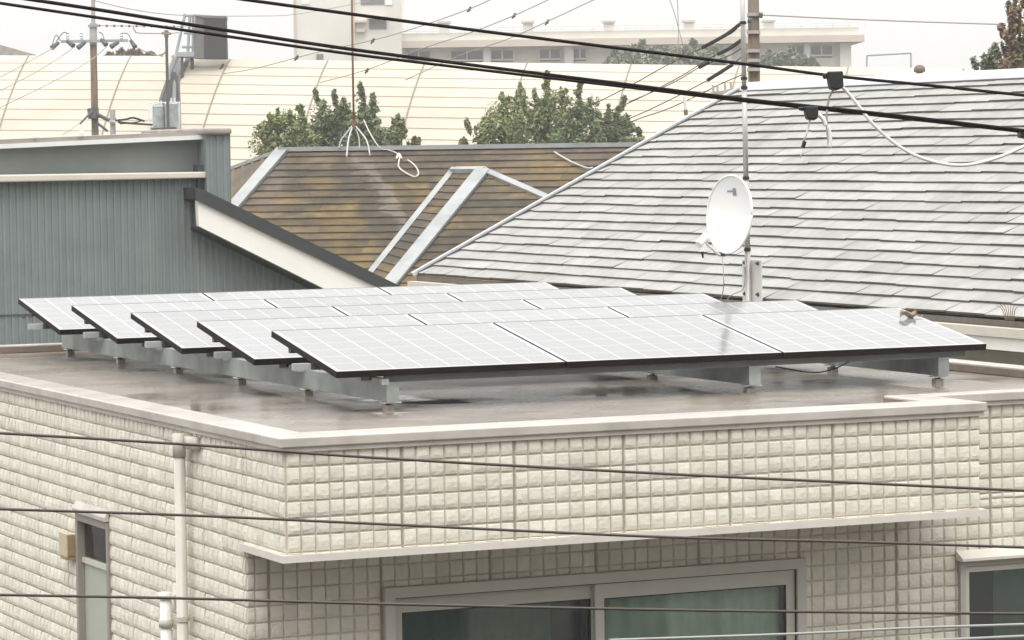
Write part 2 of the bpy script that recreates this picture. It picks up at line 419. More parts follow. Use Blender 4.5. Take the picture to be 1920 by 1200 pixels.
grooves(fw_, OF, (1,0,0), (0,-1,0), [(WX, BX-.03, ZS, ZC-.05)], off=WX)
fw_.build('siding_wall', ['siding', 'grout', 'siding_joint'], house)
rw_ = MB(); rw_.cur = 1; OR = V((0, YR, 0))
for r in minus((WX, XMID, 0, ZS), W1) + minus((XMID, HX1-.03, 0, ZS), W2): backing(rw_, OR, (1,0,0), [r])
backing(rw_, OR, (1,0,0), [(BX-.03, HX1-.03, ZS, ZC-.02)])
rw_.cur = 0
gx0 = oy(715, 1150, YR).x
tiles(rw_, OR, (1,0,0), (0,-1,0), [(WX, HX1-.03, 3.4, ZS), (BX-.03, HX1-.03, ZS, ZC-.045)], 5.893, [W1, W2], off=gx0-8*.0717*3)
grooves(rw_, OR, (1,0,0), (0,-1,0), [(WX, HX1-.03, 3.4, ZS), (BX-.03, HX1-.03, ZS, ZC-.05)], [W1, W2], off=gx0-8*.0717*3)
rw_.build('siding_wall', ['siding', 'grout', 'siding_joint'], house)
bk = MB()
bk.poly([(HX1-.03, YR, 0), (HX1-.03, HY1-.03, 0), (HX1-.03, HY1-.03, ZC-.02), (HX1-.03, YR, ZC-.02)])
bk.poly([(WX, HY1-.03, 0), (HX1-.03, HY1-.03, 0), (HX1-.03, HY1-.03, ZC-.02), (WX, HY1-.03, ZC-.02)])
bk.build('rear_wall', 'siding', house)
# soffit under the front block and its pale lip
s = MB(); s.poly([(WX, WY, ZS), (BX-.03, WY, ZS), (BX-.03, YR, ZS), (WX, YR, ZS)]); s.build('soffit', 'trim', house)
t = MB()
t.obox((WX-.03, WY-.03, ZS-.014), (BX-WX+.03, 0, 0), (0, .03-.002, 0), (0, 0, .034))
t.obox((WX-.03, WY-.001, ZS-.014), (.028, 0, 0), (0, YR-WY, 0), (0, 0, .034))
t.obox((BX-.028, WY-.001, ZS-.014), (.028, 0, 0), (0, YR-WY-.015, 0), (0, 0, .034))
t.build('soffit_lip', 'trim', house)
# roof deck and coping
d = MB(); NX, NY = 60, 90
def deckz(x, y): return ZD + .0025*noise.noise((x*.9, y*.9, 3.1)) + .0012*noise.noise((x*3, y*3, 9))
d.grid([[(WX+(HX1-.03-WX)*i/NX, (YR+.02)+(HY1-.03-YR-.02)*j/NY, deckz(i*.09, j*.09)) for i in range(NX+1)] for j in range(NY+1)])
d.grid([[(WX+(BX-.03-WX)*i/40, (WY)+(YR+.02-WY)*j/8, deckz(i*.09, j*.07-.6)) for i in range(41)] for j in range(9)])
d.build('roof_deck', 'deck', house, smooth=True)
c = MB()
def cop(x0, x1, y0, y1, outer):       # a coping length: folded metal cap, slightly domed, with a drip edge below
    c.cur = 0; c.box(x0, x1, y0, y1, ZC-.048, ZC)
cw = .27
c.cur = 0
c.box(HX0, BX, HY0, HY0+cw, ZC-.046, ZC)
c.box(HX0, HX0+.20, HY0+cw, HY1-.11, ZC-.046, ZC)
c.box(BX-.20, BX, HY0+cw, YR+.10, ZC-.046, ZC)
c.box(BX, HX1, YR-.04, YR+.10, ZC-.046, ZC)
c.box(HX1-.14, HX1, YR+.10, HY1-.11, ZC-.046, ZC)
c.box(HX0, HX1, HY1-.11, HY1, ZC-.046, ZC)
cap = c.build('coping', 'coping', house)
bv = cap.modifiers.new('bevel', 'BEVEL'); bv.width = .006; bv.segments = 2
c = MB()                                              # second, set-in drip strip
c.box(HX0+.012, BX-.012, HY0+.012, WY-.002, ZC-.068, ZC-.0465)
c.box(HX0+.012, WX-.002, WY-.001, HY1-.05, ZC-.068, ZC-.0465)
c.box(BX-.028, BX-.012, WY-.001, YR-.03, ZC-.068, ZC-.0465)
c.box(BX-.011, HX1-.012, YR-.028, YR-.002, ZC-.068, ZC-.0465)
c.build('drip_edge', 'coping', house)
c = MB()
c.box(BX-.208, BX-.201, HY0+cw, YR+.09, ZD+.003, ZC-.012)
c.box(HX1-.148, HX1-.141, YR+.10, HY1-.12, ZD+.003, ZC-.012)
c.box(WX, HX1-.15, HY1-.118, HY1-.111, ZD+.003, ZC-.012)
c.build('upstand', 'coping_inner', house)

def frame_bars(mb, x0, x1, z0, z1, w, y0, y1):         # rectangular frame in an XZ plane, butted
    mb.box(x0, x0+w, y0, y1, z0, z1); mb.box(x1-w, x1, y0, y1, z0, z1)
    mb.box(x0+w, x1-w, y0, y1, z1-w, z1); mb.box(x0+w, x1-w, y0, y1, z0, z0+w)
# sliding window
def wx(px, y=1150): return oy(px, y, YR-.02).x
win = MB(); frame_bars(win, W1[0], W1[1], W1[2], W1[3], .052, YR-.034, YR+.06)
wo = win.build('sliding_window', 'frame_metal', house)
x0, x1, z0, z1 = W1[0]+.056, W1[1]-.056, W1[2]+.05, W1[3]-.056
s2 = MB(); frame_bars(s2, W1[0]+.052, W1[1]-.052, W1[2]+.052, W1[3]-.052, .006, YR-.018, YR+.05); s2.build('track', 'frame_dark', wo)
xm = wx(1125)
for (a, b, yy, glz) in ((x0, xm+.02, YR+.018, 'l'), (xm-.022, x1, YR-.012, 'r')):
    sh = MB(); top = .075
    sh.box(a, a+.05, yy, yy+.026, z0, z1); sh.box(b-.05, b, yy, yy+.026, z0, z1)
    sh.box(a+.05, b-.05, yy, yy+.026, z1-top, z1); sh.box(a+.05, b-.05, yy, yy+.026, z0, z0+.09)
    so = sh.build('sash', 'frame_metal', wo)
    gk = MB(); frame_bars(gk, a+.05, b-.05, z0+.09, z1-top, .007, yy+.006, yy+.020); gk.build('gasket', 'frame_dark', wo)
    gp = MB(); gp.box(a+.057, b-.057, yy+.010, yy+.015, z0+.097, z1-top-.007); gp.build('pane', 'glass', wo)
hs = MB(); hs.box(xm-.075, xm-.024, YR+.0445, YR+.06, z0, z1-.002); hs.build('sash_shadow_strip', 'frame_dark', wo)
def curtain(x0, x1, y, z0, z1, amp=.014, n=60):
    mb = MB(); mb.grid([[(x0+(x1-x0)*i/n, y+amp*math.sin(i*1.05)+amp*.6*math.sin(i*.37+1), z) for i in range(n+1)] for z in (z0, z1)])
    return mb
curtain(xm+.03, x1-.05, YR+.075, z0, z1-.07).build('curtain', 'curtain', wo, smooth=True)
curtain(x0-.02, xm-.1, YR+.35, z0, z1-.06).build('curtain', 'curtain_dark', wo, smooth=True)
rm = MB(); 
def room(mb, x0, x1, y0, y1, z0, z1):
    mb.poly([(x0,y1,z0),(x1,y1,z0),(x1,y1,z1),(x0,y1,z1)]); mb.poly([(x0,y0,z0),(x0,y1,z0),(x0,y1,z1),(x0,y0,z1)])
    mb.poly([(x1,y0,z0),(x1,y1,z0),(x1,y1,z1),(x1,y0,z1)]); mb.poly([(x0,y0,z1),(x1,y0,z1),(x1,y1,z1),(x0,y1,z1)]); mb.poly([(x0,y0,z0),(x1,y0,z0),(x1,y1,z0),(x0,y1,z0)])
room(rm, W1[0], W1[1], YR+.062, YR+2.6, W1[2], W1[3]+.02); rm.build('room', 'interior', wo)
# right-hand window with a small sheet hood
wi = MB(); frame_bars(wi, W2[0], W2[1], W2[2], W2[3], .030, YR-.035, YR+.05)
w2 = wi.build('window', 'frame_brown', house)
wi = MB(); frame_bars(wi, W2[0]+.032, W2[1]-.032, W2[2]+.032, W2[3]-.034, .028, YR-.02, YR+.02); wi.build('sash', 'frame_metal', w2)
gp = MB(); gp.box(W2[0]+.058, W2[1]-.058, YR-.004, YR+.002, W2[2]+.058, W2[3]-.060); gp.build('pane', 'glass', w2)
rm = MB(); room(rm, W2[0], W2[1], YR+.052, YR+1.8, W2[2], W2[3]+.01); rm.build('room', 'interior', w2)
curtain(W2[0]+.30, W2[1], YR+.12, W2[2], W2[3], n=30).build('curtain', 'curtain_dark', w2, smooth=True)
h = MB(); h.prism([(W2[0]-.015, YR-.012, W2[3]+.055), (W2[0]-.015, YR-.08, W2[3]+.018), (W2[0]-.015, YR-.08, W2[3]+.004), (W2[0]-.015, YR-.012, W2[3]+.004)], (W2[1]-W2[0]+.04, 0, 0))
h.build('window_hood', 'trim', house)
# narrow window in the left wall
def fy(mb, y0, y1, z0, z1, w, x0, x1):
    mb.box(x0, x1, y0, y0+w, z0, z1); mb.box(x0, x1, y1-w, y1, z0, z1); mb.box(x0, x1, y0+w, y1-w, z1-w, z1); mb.box(x0, x1, y0+w, y1-w, z0, z0+w)
wi = MB(); fy(wi, W3[0], W3[1], W3[2], W3[3], .036, WX-.02, WX+.07); w3 = wi.build('window', 'frame_bronze', house)
zb = ox(175, 1052, WX).z; zr = ox(175, 1011, WX).z
gp = MB(); gp.box(WX+.022, WX+.027, W3[0]+.037, W3[1]-.037, zb, W3[3]-.037); gp.build('pane', 'glass', w3)
gp = MB(); gp.box(WX+.018, WX+.023, W3[0]+.037, W3[1]-.037, W3[2]+.05, zb-.03); gp.build('frosted_pane', 'frost', w3)
gp = MB(); gp.box(WX+.004, WX+.034, W3[0]+.037, W3[1]-.037, zb-.029, zb-.002); gp.box(WX+.08, WX+.10, W3[0]+.03, W3[1]-.03, zb+.01, zb+.035); gp.build('rail', 'frame_metal', w3)
gp = MB(); gp.box(WX+.040, WX+.048, W3[0]+.06, W3[1]+.1, zr-.012, zr+.012); gp.build('blind_rail', 'galv_light', w3)
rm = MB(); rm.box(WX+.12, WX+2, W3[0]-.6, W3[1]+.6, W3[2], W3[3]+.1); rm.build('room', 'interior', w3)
h = MB(); h.prism([(WX-.012, W3[0]+.0, W3[3]+.07), (WX-.035, W3[0]+.0, W3[3]+.03), (WX-.035, W3[0]+.0, W3[3]+.008), (WX-.012, W3[0]+.0, W3[3]+.008)], (0, W3[1]-W3[0]+.0, 0))
h.build('window_hood', 'coping', house)
# downpipes and the little wall box
XP = WX-.062
p0 = ox(339, 1000, XP)
dp = MB(); dp.tube([(XP, p0.y, ZC-.085), (XP, p0.y, 0.1)], .029, 14); dp.tube([(XP, p0.y, ZC-.075), (XP, p0.y, ZC-.19)], .033, 14)
dp.box(XP+.012, WX-.004, p0.y-.165, p0.y-.02, ZC-.145, ZC-.085); dpo = dp.build('downpipe', 'pipe', house, smooth=True)
zt = ox(362, 1168, XP).z
for z in (zt, zt-1.2):
    st = MB(); st.tube([(XP, p0.y, z-.012), (XP, p0.y, z+.012)], .034, 14)
    st.box(XP, WX-.004, p0.y-.012, p0.y+.012, z-.010, z+.010); st.build('pipe_bracket', 'pipe', dpo)
p1 = ox(311, 1142, XP)
dp = MB(); pt_ = ox(311, 1112, XP).z; dp.tube([(XP, p1.y, pt_), (XP, p1.y, .1)], .029, 14); dp.tube([(XP, p1.y, pt_+.004), (XP, p1.y, pt_-.03)], .037, 14); dp.box(XP+.01, WX-.004, p1.y-.03, p1.y+.03, pt_-.028, pt_-.002); d2 = dp.build('downpipe', 'pipe_white', house, smooth=True)
st = MB(); zc = ox(311, 1168, XP).z; st.tube([(XP, p1.y, zc-.02), (XP, p1.y, zc+.02)], .037, 14); st.build('pipe_collar', 'pipe', d2, smooth=True)
ba, bb = ox(133, 1002, WX-.03), ox(133, 1043, WX-.03)
v = MB(); v.box(WX-.055, WX-.010, ba.y, ba.y+.15, bb.z, ba.z); v.cur = 1
v.box(WX-.050, WX-.010, ba.y-.008, ba.y-.0005, bb.z+.004, ba.z-.004); v.box(WX-.062, WX-.012, ba.y-.012, ba.y+.10, bb.z-.018, bb.z-.001)
v.build('wall_box', ['box_beige', 'box_brown'], house)

# ------------------------------------------------------------------ solar array
PL, PW, PT, TILT = 1.306, .979, .036, math.atan2(.1706, .964)
PITX, PITY = 1.32, 1.2442
def make_panel():
    root = thing('solar_panel', (0,0,0), '', 'solar panel')
    f = MB()
    for (a, b, c_, d_) in ((0, PL, 0, .006), (0, PL, PW-.014, PW), (0, .006, .006, PW-.014), (PL-.006, PL, .006, PW-.014)):
        f.cur = 0; f.box(a, b, c_, d_, -PT, -.0015); f.cur = 2 if c_ > PW-.02 else 1; f.box(a, b, c_, d_, -.0014, 0)
    f.build('frame', ['panel_frame', 'panel_lip', 'lip_dark'], root)
    gl = MB(); gl.box(.006, PL-.006, .006, PW-.014, -.006, -.0006); gl.build('glass', 'panel_glass', root)
    bs = MB(); bs.box(.0065, PL-.0065, .0065, PW-.0065, -.012, -.0075); bs.build('backsheet', 'galv_dark', root)
    return root
rows = ['front', 'second', 'third', 'fourth', 'rearmost']
colname = ['left-end', 'middle', 'right-end']
proto = make_panel()
for r in range(5):
    for k in range(3):
        if r == 0 and k == 0: o = proto
        else:
            o = proto.copy(); COL.objects.link(o)
            for ch in proto.children:
                q = ch.copy(); COL.objects.link(q); q.parent = o
        o.location = (k*PITX, r*PITY, 6.5895); o.rotation_euler = (TILT, 0, 0)
        nm = {0: 'front row nearest the parapet', 1: 'second row from the front', 2: 'middle row of five', 3: 'fourth row from the front', 4: 'rearmost row against the grey wall'}[r]
        lb_ = f'grey-white solar panel at the {["left end", "centre", "right end"][k]} of the {nm}'
        if r == 0 and k == 2: lb_ = 'grey-white solar panel with a dry leaf, right end of the front row nearest the parapet'
        tag(o, lb_, 'solar panel', 'tilted solar panels on the flat roof')

rack = thing('mounting_rack', (2, 3, ZD), 'galvanised steel rack of beams, rails and feet carrying the solar panels', 'rack')
ZB0, ZB1 = 6.415, 6.518
def zpan(y): return 6.5895 + (y % PITY)*math.tan(TILT) - PT/math.cos(TILT)
BEAMX = (.33, 2.48, 3.69)
for x in BEAMX:
    b = MB(); y0, y1 = .05, 5.95        # C-channel open towards +X
    b.box(x-.028, x-.022, y0, y1, ZB0, ZB1); b.box(x-.022, x+.03, y0, y1, ZB1-.005, ZB1); b.box(x-.022, x+.03, y0, y1, ZB0, ZB0+.005)
    b.box(x+.024, x+.03, y0, y1, ZB1-.018, ZB1-.0055); b.box(x+.024, x+.03, y0, y1, ZB0+.0055, ZB0+.018)
    b.box(x-.034, x+.036, y0-.006, y0-.001, ZB0-.002, ZB1+.001)
    bo = b.build('beam', 'galv', rack)
    for y in (.11, 1.30, 2.40, 3.55, 4.72, 5.85):
        ft = MB(); ft.cur = 0
        ft.box(x-.024, x+.024, y-.024, y+.024, ZD-.003, ZD+.026); ft.cur = 1; ft.box(x-.035, x+.060, y-.04, y+.04, ZB0-.010, ZB0-.004)
        ft.cur = 2; ft.tube([(x, y, ZD+.026), (x, y, ZB0-.010)], .016, 8)
        ft.build('foot', ['concrete', 'galv_light', 'rubber'], rack)
for r in range(5):
    yb = r*PITY
    for (dy, x0, h, mname) in ((.075, .30, .046, 'galv_mid'), (.36, -.012, .034, 'galv_dark'), (.74, .02, .034, 'galv_dark')):  # rear rails and brackets: shade under the panels painted in as darker metal
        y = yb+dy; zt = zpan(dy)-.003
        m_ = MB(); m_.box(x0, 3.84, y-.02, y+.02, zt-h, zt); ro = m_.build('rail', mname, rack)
        if dy == .36: m_ = MB(); m_.box(-.105, -.0125, y-.021, y+.021, zt-h-.001, zt+.001); m_.build('rail_end', 'galv', rack)
        for x in BEAMX:
            if zt-h > ZB1+.01:
                q = MB(); q.box(x-.02, x+.024, y-.035, y+.035, ZB1+.001, zt-h-.001); q.build('bracket', 'galv_dark', rack)
    for x in (.33,):                       # small stepped lugs on the outer face of the first beam
        q = MB(); q.box(x-.07, x-.030, yb+.02, yb+.16, ZB1-.012, ZB1+.022); q.build('lug', 'galv', rack)
        q = MB(); q.box(x-.075, x-.030, yb+.30, yb+.46, ZB1-.004, ZB1+.03); q.build('lug', 'galv', rack)
# loose wire under the array on the right
lc = MB(); lc.tube(spline([(2.75, .3, 6.49), (2.95, .25, 6.452), (3.12, .3, 6.462), (3.3, .4, 6.50)], 6), .004, 6)
lc.build('lead_wire', 'black', rack)
# dry leaf
P = V((2*PITX+1.08, .80, 0)); lx = ox(1703, 596, P.x)
lp = None
for i in range(60):
    dy = .5+.008*i; z = 6.5895+dy*math.tan(TILT)
    q = oy(1703, 596, dy)
    if lp is None or abs(q.z-z) < lp[0]: lp = (abs(q.z-z), q)
lp = lp[1]
lf = MB()
n_ = 8
for i in range(n_): pass
lf.grid([[(lp.x-.055+.11*i/8, lp.y-.03*w*math.sin(math.pi*(i+.6)/9.2), lp.z+.006+.028*abs(w)+.012*math.sin(i*.9)+(w*.03*math.sin(math.pi*(i+.6)/9.2))*-.17) for w in (-1, -.5, 0, .5, 1)] for i in range(9)])
lf.tube(spline([(lp.x+.05, lp.y, lp.z+.012), (lp.x+.075, lp.y-.01, lp.z+.006), (lp.x+.095, lp.y-.005, lp.z+.012)], 4), .003, 5)
tag(lf.build('fallen_leaf', 'dryleaf'), 'curled dry brown leaf lying on the right end solar panel', 'leaf')

# ------------------------------------------------------------------ antenna mast and dish
XM = HX1+.03
mb_ = oy(1406, 640, 0)
pm = ox(1405, 540, XM); YM = pm.y
mz0, mz1 = ZC-.5, ox(1391, -60, XM).z
mast = thing('antenna_mast', (XM, YM, ZC), 'slim grey antenna mast bolted to the parapet behind the panels', 'mast')
lean = (ox(1391, -60, XM).y-YM)
def mp(f): return V((XM, YM+lean*f, mz0+(mz1-mz0)*f))
fz = lambda y: (ox(1400, y, XM).z-mz0)/(mz1-mz0)
sgs = [(0, fz(472), .0205), (fz(472), fz(333), .019), (fz(333), fz(165), .0180), (fz(165), 1, .0165)]
m1 = MB()
for a, b, r_ in sgs: m1.tube([mp(a), mp(b)], r_, 12)
m1.build('pole', 'mast', mast, smooth=True)
m1 = MB()
for a in (fz(468), fz(334), fz(164), fz(147), fz(42)):
    m1 = MB(); m1.tube([mp(a)-V((0,0,.010)), mp(a)+V((0,0,.010))], .0235, 12); m1.build('joint_band', 'black', mast)
pa, pb = ox(1387, 487, XM), ox(1421, 568, XM)
m1 = MB(); m1.box(XM+.024, XM+.030, pb.y-.01, pa.y+.01, ZC-.35, pa.z); m1.build('mounting_plate', 'mast_plate', mast)
for z in (pa.z-.02, pb.z+.055):
    for dy in (-1, 1):
        yy_ = (pa.y+pb.y)/2 + dy*abs(pa.y-pb.y)*.36
        m1 = MB(); m1.lathe((XM+.024, yy_, z), (-1,0,0), [(.014,0),(.014,.008),(.007,.008),(.007,.02),(0,.02)], 8); m1.build('bolt', 'galv_dark', mast)

# offset dish, built in its own plane: normal dn, long axis near vertical
dc = ox(1367, 402, XM-.16)
tq = (dc-CAM).dot(FW)
hw, hh = .5*80/F_PX*tq, .5*146/F_PX*tq
dish = thing('satellite_dish', dc, 'white oval satellite dish clamped to the slim mast', 'satellite dish')
toC = (CAM-dc).normalized(); left = -RT
dn = (toC*.55 + left*.80 + V((0,0,.06))).normalized()
A_ = V((0,0,1)) - dn*dn.z; A_.normalize(); B_ = A_.cross(dn).normalized()
A_ = (A_ + B_*.0).normalized()
# real half sizes so that the outline projects to the measured one
cosw = abs(B_.dot(RT)); ra = hh/abs(A_.dot(UP))*1.0; rb = min(hw/max(cosw, .3), ra*.95)
def dpt(r_, a): 
    x, y = rb*r_*math.cos(a), ra*r_*math.sin(a)
    return dc + B_*x + A_*y + dn*(-.05*(1-r_*r_))
m1 = MB(); NR, NA = 10, 48
m1.grid([[dpt(i/NR, 2*math.pi*j/NA) for j in range(NA+1)] for i in range(NR+1)])
m1.grid([[dpt(1, 2*math.pi*j/NA)+o for j in range(NA+1)] for o in (V(), dn*-.012)])
m1.grid([[dpt(i/NR, 2*math.pi*j/NA)-dn*.012 for j in range(NA+1)] for i in range(NR, -1, -1)])
rf = m1.build('reflector', 'dish', dish, smooth=True)
m1 = MB(); m1.tube([dpt(1, 2*math.pi*j/48)+dn*.0 for j in range(49)], .006, 6); m1.build('rim', 'dish', dish, smooth=True)
m1 = MB()
for (u_, v_, w_, h_) in ((.02, .58, .020, .024), (.02, .645, .010, .010), (-.12, .60, .04, .006)):
    q = [dc + B_*(rb*u_+sx_*w_) + A_*(ra*v_+sz_*h_) for sx_, sz_ in ((-1,-1),(1,-1),(1,1),(-1,1))]
    q = [p + dn*(-.05*(1-min(1, ((p-dc).dot(B_)/rb)**2+((p-dc).dot(A_)/ra)**2))+.002) for p in q]; m1.poly(q)
m1.build('maker_mark', 'dish_mark', dish)
lo_ = dpt(1, -math.pi/2-.25) - dn*.008
lnb = od(1316, 452, tq-.18)
m1 = MB(); m1.tube(spline([dc - dn*.07 - A_*ra*.35, lo_ - A_*.012, lo_.lerp(lnb, .55)-V((0,0,.012)), lnb+V((0,0,.01))], 8), .009, 8); m1.build('feed_arm', 'dish', dish, smooth=True)
m1 = MB(); m1.tube([lo_-A_*.016-dn*.02, lo_-A_*.016+dn*.03], .014, 8); m1.build('arm_clamp', 'black', dish)
ad = ((dc - A_*ra*.1)-lnb).normalized()
m1 = MB(); m1.lathe(lnb-ad*.03, ad, [(0, -.012), (.022, -.012), (.026, .0), (.026, .045), (.034, .055), (.034, .085), (.018, .088), (0, .09)], 16); m1.obox(lnb+V((-.02,-.02,-.07)), (.04,0,0), (0,.04,0), (0,0,.05))
lo2 = m1.build('feed_horn', 'dish', dish, smooth=False)
m1 = MB(); m1.tube([lnb+V((0,0,-.07)), lnb+V((.008,0,-.115))], .011, 8, .005); m1.build('plug', 'black', dish)
m1 = MB(); m1.tube(spline([dc-dn*.085, mp(fz(395))+V((-.02,0,0)), mp(fz(395))+V((.02,.02,0))], 4), .022, 8)
for z in (380, 412): m1.tube([mp(fz(z))-V((0,0,.012)), mp(fz(z))+V((0,0,.012))], .028, 10)
m1.build('mount_bracket', 'galv_dark', dish)
cb = MB(); cb.tube(spline([lo_-A_*.02, od(1356, 500, tq-.02), od(1357, 535, tq), ox(1352, 560, XM-.06), ox(1345, 566, XM-.03)], 6), .0035, 6)
cb.tube(spline([mp(fz(500))+V((-.022,0,0)), mp(fz(540))+V((-.03,.01,0)), ox(1372, 553, XM-.04), ox(1358, 568, XM-.03)], 6), .0035, 6)
cb.build('coax_cable', 'wire_grey', dish)

# ------------------------------------------------------------------ grey corrugated building
YG = 9.0
grey = thing('grey_building', (oy(200, 300, YG).x, YG, 0), 'blue-grey building with ribbed metal walls behind the solar panels', 'building')
def G(x, y, dy=0): return oy(x, y, YG+dy)
def lin(p, q, x): return p[1]+(q[1]-p[1])*(x-p[0])/(q[0]-p[0])
def corr(mb, x0, x1, topf, z0, y, pitch=.056, dep=.010):
    n = int((x1-x0)/pitch); pr = []
    for i in range(n+1):
        for a, b in ((0, 0), (.45, 0), (.55, 1), (.9, 1)):
            X = x0+(i+a)*pitch
            if X > x1: break
            pr.append((X, y-b*dep))
    mb.grid([[(X, Y, z0) for X, Y in pr], [(X, Y, topf(X)) for X, Y in pr]])
gA, gB = G(-60, 340), G(388, 331)
bA, bB = G(372, 400), G(780, 612)
def gtop(X):
    z = gA.z+(gB.z-gA.z)*(X-gA.x)/(gB.x-gA.x)
    zb_ = bA.z+(bB.z-bA.z)*(X-bA.x)/(bB.x-bA.x)
    return z if X < bA.x else min(z, zb_)
w = MB(); corr(w, G(-150, 400).x, G(800, 600).x, gtop, 0.2, YG); w.build('ribbed_wall', 'grey_wall', grey)
w = MB(); w.box(G(-150,300).x, gB.x, YG-.016, YG-.0105, G(60,588).z-.012, G(60,588).z); w.build('wall_joint', 'galv_dark', grey)
w = MB(); a, b, c_, d_ = G(-150, 345, .08), G(390, 331, .08), G(390, 250, .08), G(-150, 268, .08)
w.prism([a, b, c_, d_], (0, 1.2, 0)); w.build('parapet_wall', 'grey_wall_flat', grey)
pl, pr = G(387, 300, -.12).x, G(432, 300, -.12).x
w = MB(); corr(w, pl, pr, lambda X: G(410, 247, -.12).z, G(410,390,-.12).z, YG-.12, dep=.008); w.cur = 0
w.box(pl, pr, YG-.119, YG+1.4, G(410,390,-.12).z, G(410, 249, -.12).z); w.build('pilaster', 'grey_wall', grey)
q0, q1 = G(382, 240, -.16), G(435, 252, -.16)
w = MB(); w.box(q0.x, q1.x, YG-.17, YG+1.45, q1.z, q0.z); o = w.build('pilaster_cap', 'brown_cap', grey)
bv = o.modifiers.new('bevel', 'BEVEL'); bv.width = .02; bv.segments = 3
w = MB(); w.prism([G(-150, 268, -.02), G(383, 246, -.02), G(383, 252.5, -.02), G(-150, 278, -.02)][::-1], (0, 1.3, 0)); w.build('coping', 'brown_cap', grey)
w = MB(); w.prism([G(-150, 277, -.05), G(383, 253, -.05), G(383, 261, -.05), G(-150, 286, -.05)][::-1], (0, .12, 0)); w.build('flashing', 'flash_white', grey)
w = MB(); w.prism([G(x_, y_, -.10) for x_, y_ in ((-150, 330), (388, 322), (388, 334), (-150, 345))], (0, .12, 0)); o = w.build('gutter', 'gutter_beige', grey)
bv = o.modifiers.new('bevel', 'BEVEL'); bv.width = .012; bv.segments = 3
w = MB(); e0, e1 = G(371, 309, -.06), G(391, 352, -.06); w.box(e0.x, e1.x, YG-.055, YG+.05, e1.z, e0.z); w.build('gutter_bracket', 'galv_dark', grey)
e0 = G(152, 254, -.05); w = MB(); w.lathe(e0-V((0,0,.0)), (0,0,1), [(0,0),(.022,0),(.022,.02),(.008,.04),(0,.042)], 8)
e0 = G(66, 259, -.05); w.lathe(e0, (0,0,1), [(0,0),(.018,0),(.018,.016),(0,.02)], 8); w.build('cap_stud', 'flash_white', grey)
# lean-to roof edge running down to the right
w = MB(); w.prism([G(x_, y_, -.30) for x_, y_ in ((366, 352), (376, 353), (850, 585), (850, 606), (374, 377), (367, 374))], (0, 3.2, 0)); w.build('lean_to_roof', 'roof_black', grey)
w = MB(); w.prism([G(x_, y_, -.27) for x_, y_ in ((370, 376), (850, 606.5), (850, 662), (373, 424))], (0, .06, 0)); w.build('barge_board', 'barge_white', grey)
w = MB(); w.prism([G(x_, y_, -.20) for x_, y_ in ((371, 426.2), (850, 664), (850, 669), (372, 431))], (0, .19, 0)); w.build('barge_underside', 'roof_black', grey)

# ------------------------------------------------------------------ slate roofs
def slates(mb, P0, e1, up, n, L, u0f, u1f, exp, thick, width, jit=.003, seed=1, sag=0.0):
    """courses of slates on the plane P0 + e1*u + up*s; each a thin slab tilted over the course below"""
    rnd = random.Random(seed); N = int(math.ceil(L/exp))
    for k in range(N):
        s0 = k*exp; s1 = min(L, s0+exp+.02)
        a, b = u0f(s0), u1f(s0); off = rnd.random()*width
        x = a-off
        while x < b:
            xa, xb = max(a, x), min(b, x+width); x += width
            if xb-xa < .03: continue
            lf, ds = rnd.uniform(0, jit), rnd.uniform(-.010, .010)
            g_ = .002
            a2, b2 = max(xa+g_, u0f(s1)), min(xb-g_, u1f(s1))
            if b2 <= a2: a2, b2 = xa+g_, xa+g_+.001 if xa > (a+b)/2 else xb-g_
            lt, lb2 = P0+e1*(xa+g_)+up*(s0+ds)+n*(thick+lf), P0+e1*(xb-g_)+up*(s0+ds+rnd.uniform(-.003,.003))+n*(thick+rnd.uniform(0, jit))
            tt, tb = P0+e1*a2+up*s1+n*.003, P0+e1*b2+up*s1+n*.003
            mb.cur = 0; mb.poly([lt, lb2, tb, tt])
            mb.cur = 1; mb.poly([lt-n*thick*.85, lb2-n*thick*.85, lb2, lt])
# white house (slope faces -X)
XE, TH = 7.9, rad(27.5)
EZ = ox(1600, 575, XE).z; EXP = .1803
upw = V((math.cos(TH), 0, math.sin(TH))); nw = V((-math.sin(TH), 0, math.cos(TH)))
cE = ox(783, 516, XE); YE = cE.y
LR = 24.45*EXP
P0 = V((XE, 0, EZ))
ap = opl(1396, 166, P0, nw); YA = ap.y
def hip(s): return YE + (YA-YE)*s/LR
white = thing('slate_roof_house', (12, 12, 0), 'house with a large pale grey slate hip roof on the right', 'house')
w = MB(); slates(w, P0, V((0,1,0)), upw, nw, LR, lambda s: -6.0, hip, EXP, .021, .60, jit=.009, seed=5)
w.cur = 1; w.poly([P0+V((0,-6,0))-nw*.004, P0+V((0,YE,0))-nw*.004, P0+upw*LR+V((0,YA,0))-nw*.004, P0+upw*LR+V((0,-6,0))-nw*.004])
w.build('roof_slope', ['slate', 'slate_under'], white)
RZ = P0+upw*LR
w = MB()       # the slopes that face away
far = V((XE+2*LR*math.cos(TH), 0, EZ))
w.poly([RZ+V((0,-6,0)), RZ+V((0,YA,0)), far+V((0,YE,0)), far+V((0,-6,0))])
w.poly([RZ+V((0,YA,0)), P0+V((0,YE,0)), far+V((0,YE,0))])
w.build('rear_slope', 'slate', white)
w = MB(); rdir = V((0,1,0))
w.prism([RZ+V((-.13,-6,-.055)), RZ+V((-.10,-6,.0)), RZ+V((0,-6,.055)), RZ+V((.10,-6,0)), RZ+V((.13,-6,-.055))], (0, YA+6+.05, 0)); w.build('ridge_cap', 'ridge_metal', white)
w = MB(); w.bar(RZ+V((-.135,-6,-.052)), RZ+V((-.135,YA,-.052)), .02, .022); w.build('ridge_lip', 'ridge_dark', white)
h0, h1 = P0+V((0,YE,0))+nw*.03, RZ+V((0,YA,0))+nw*.03
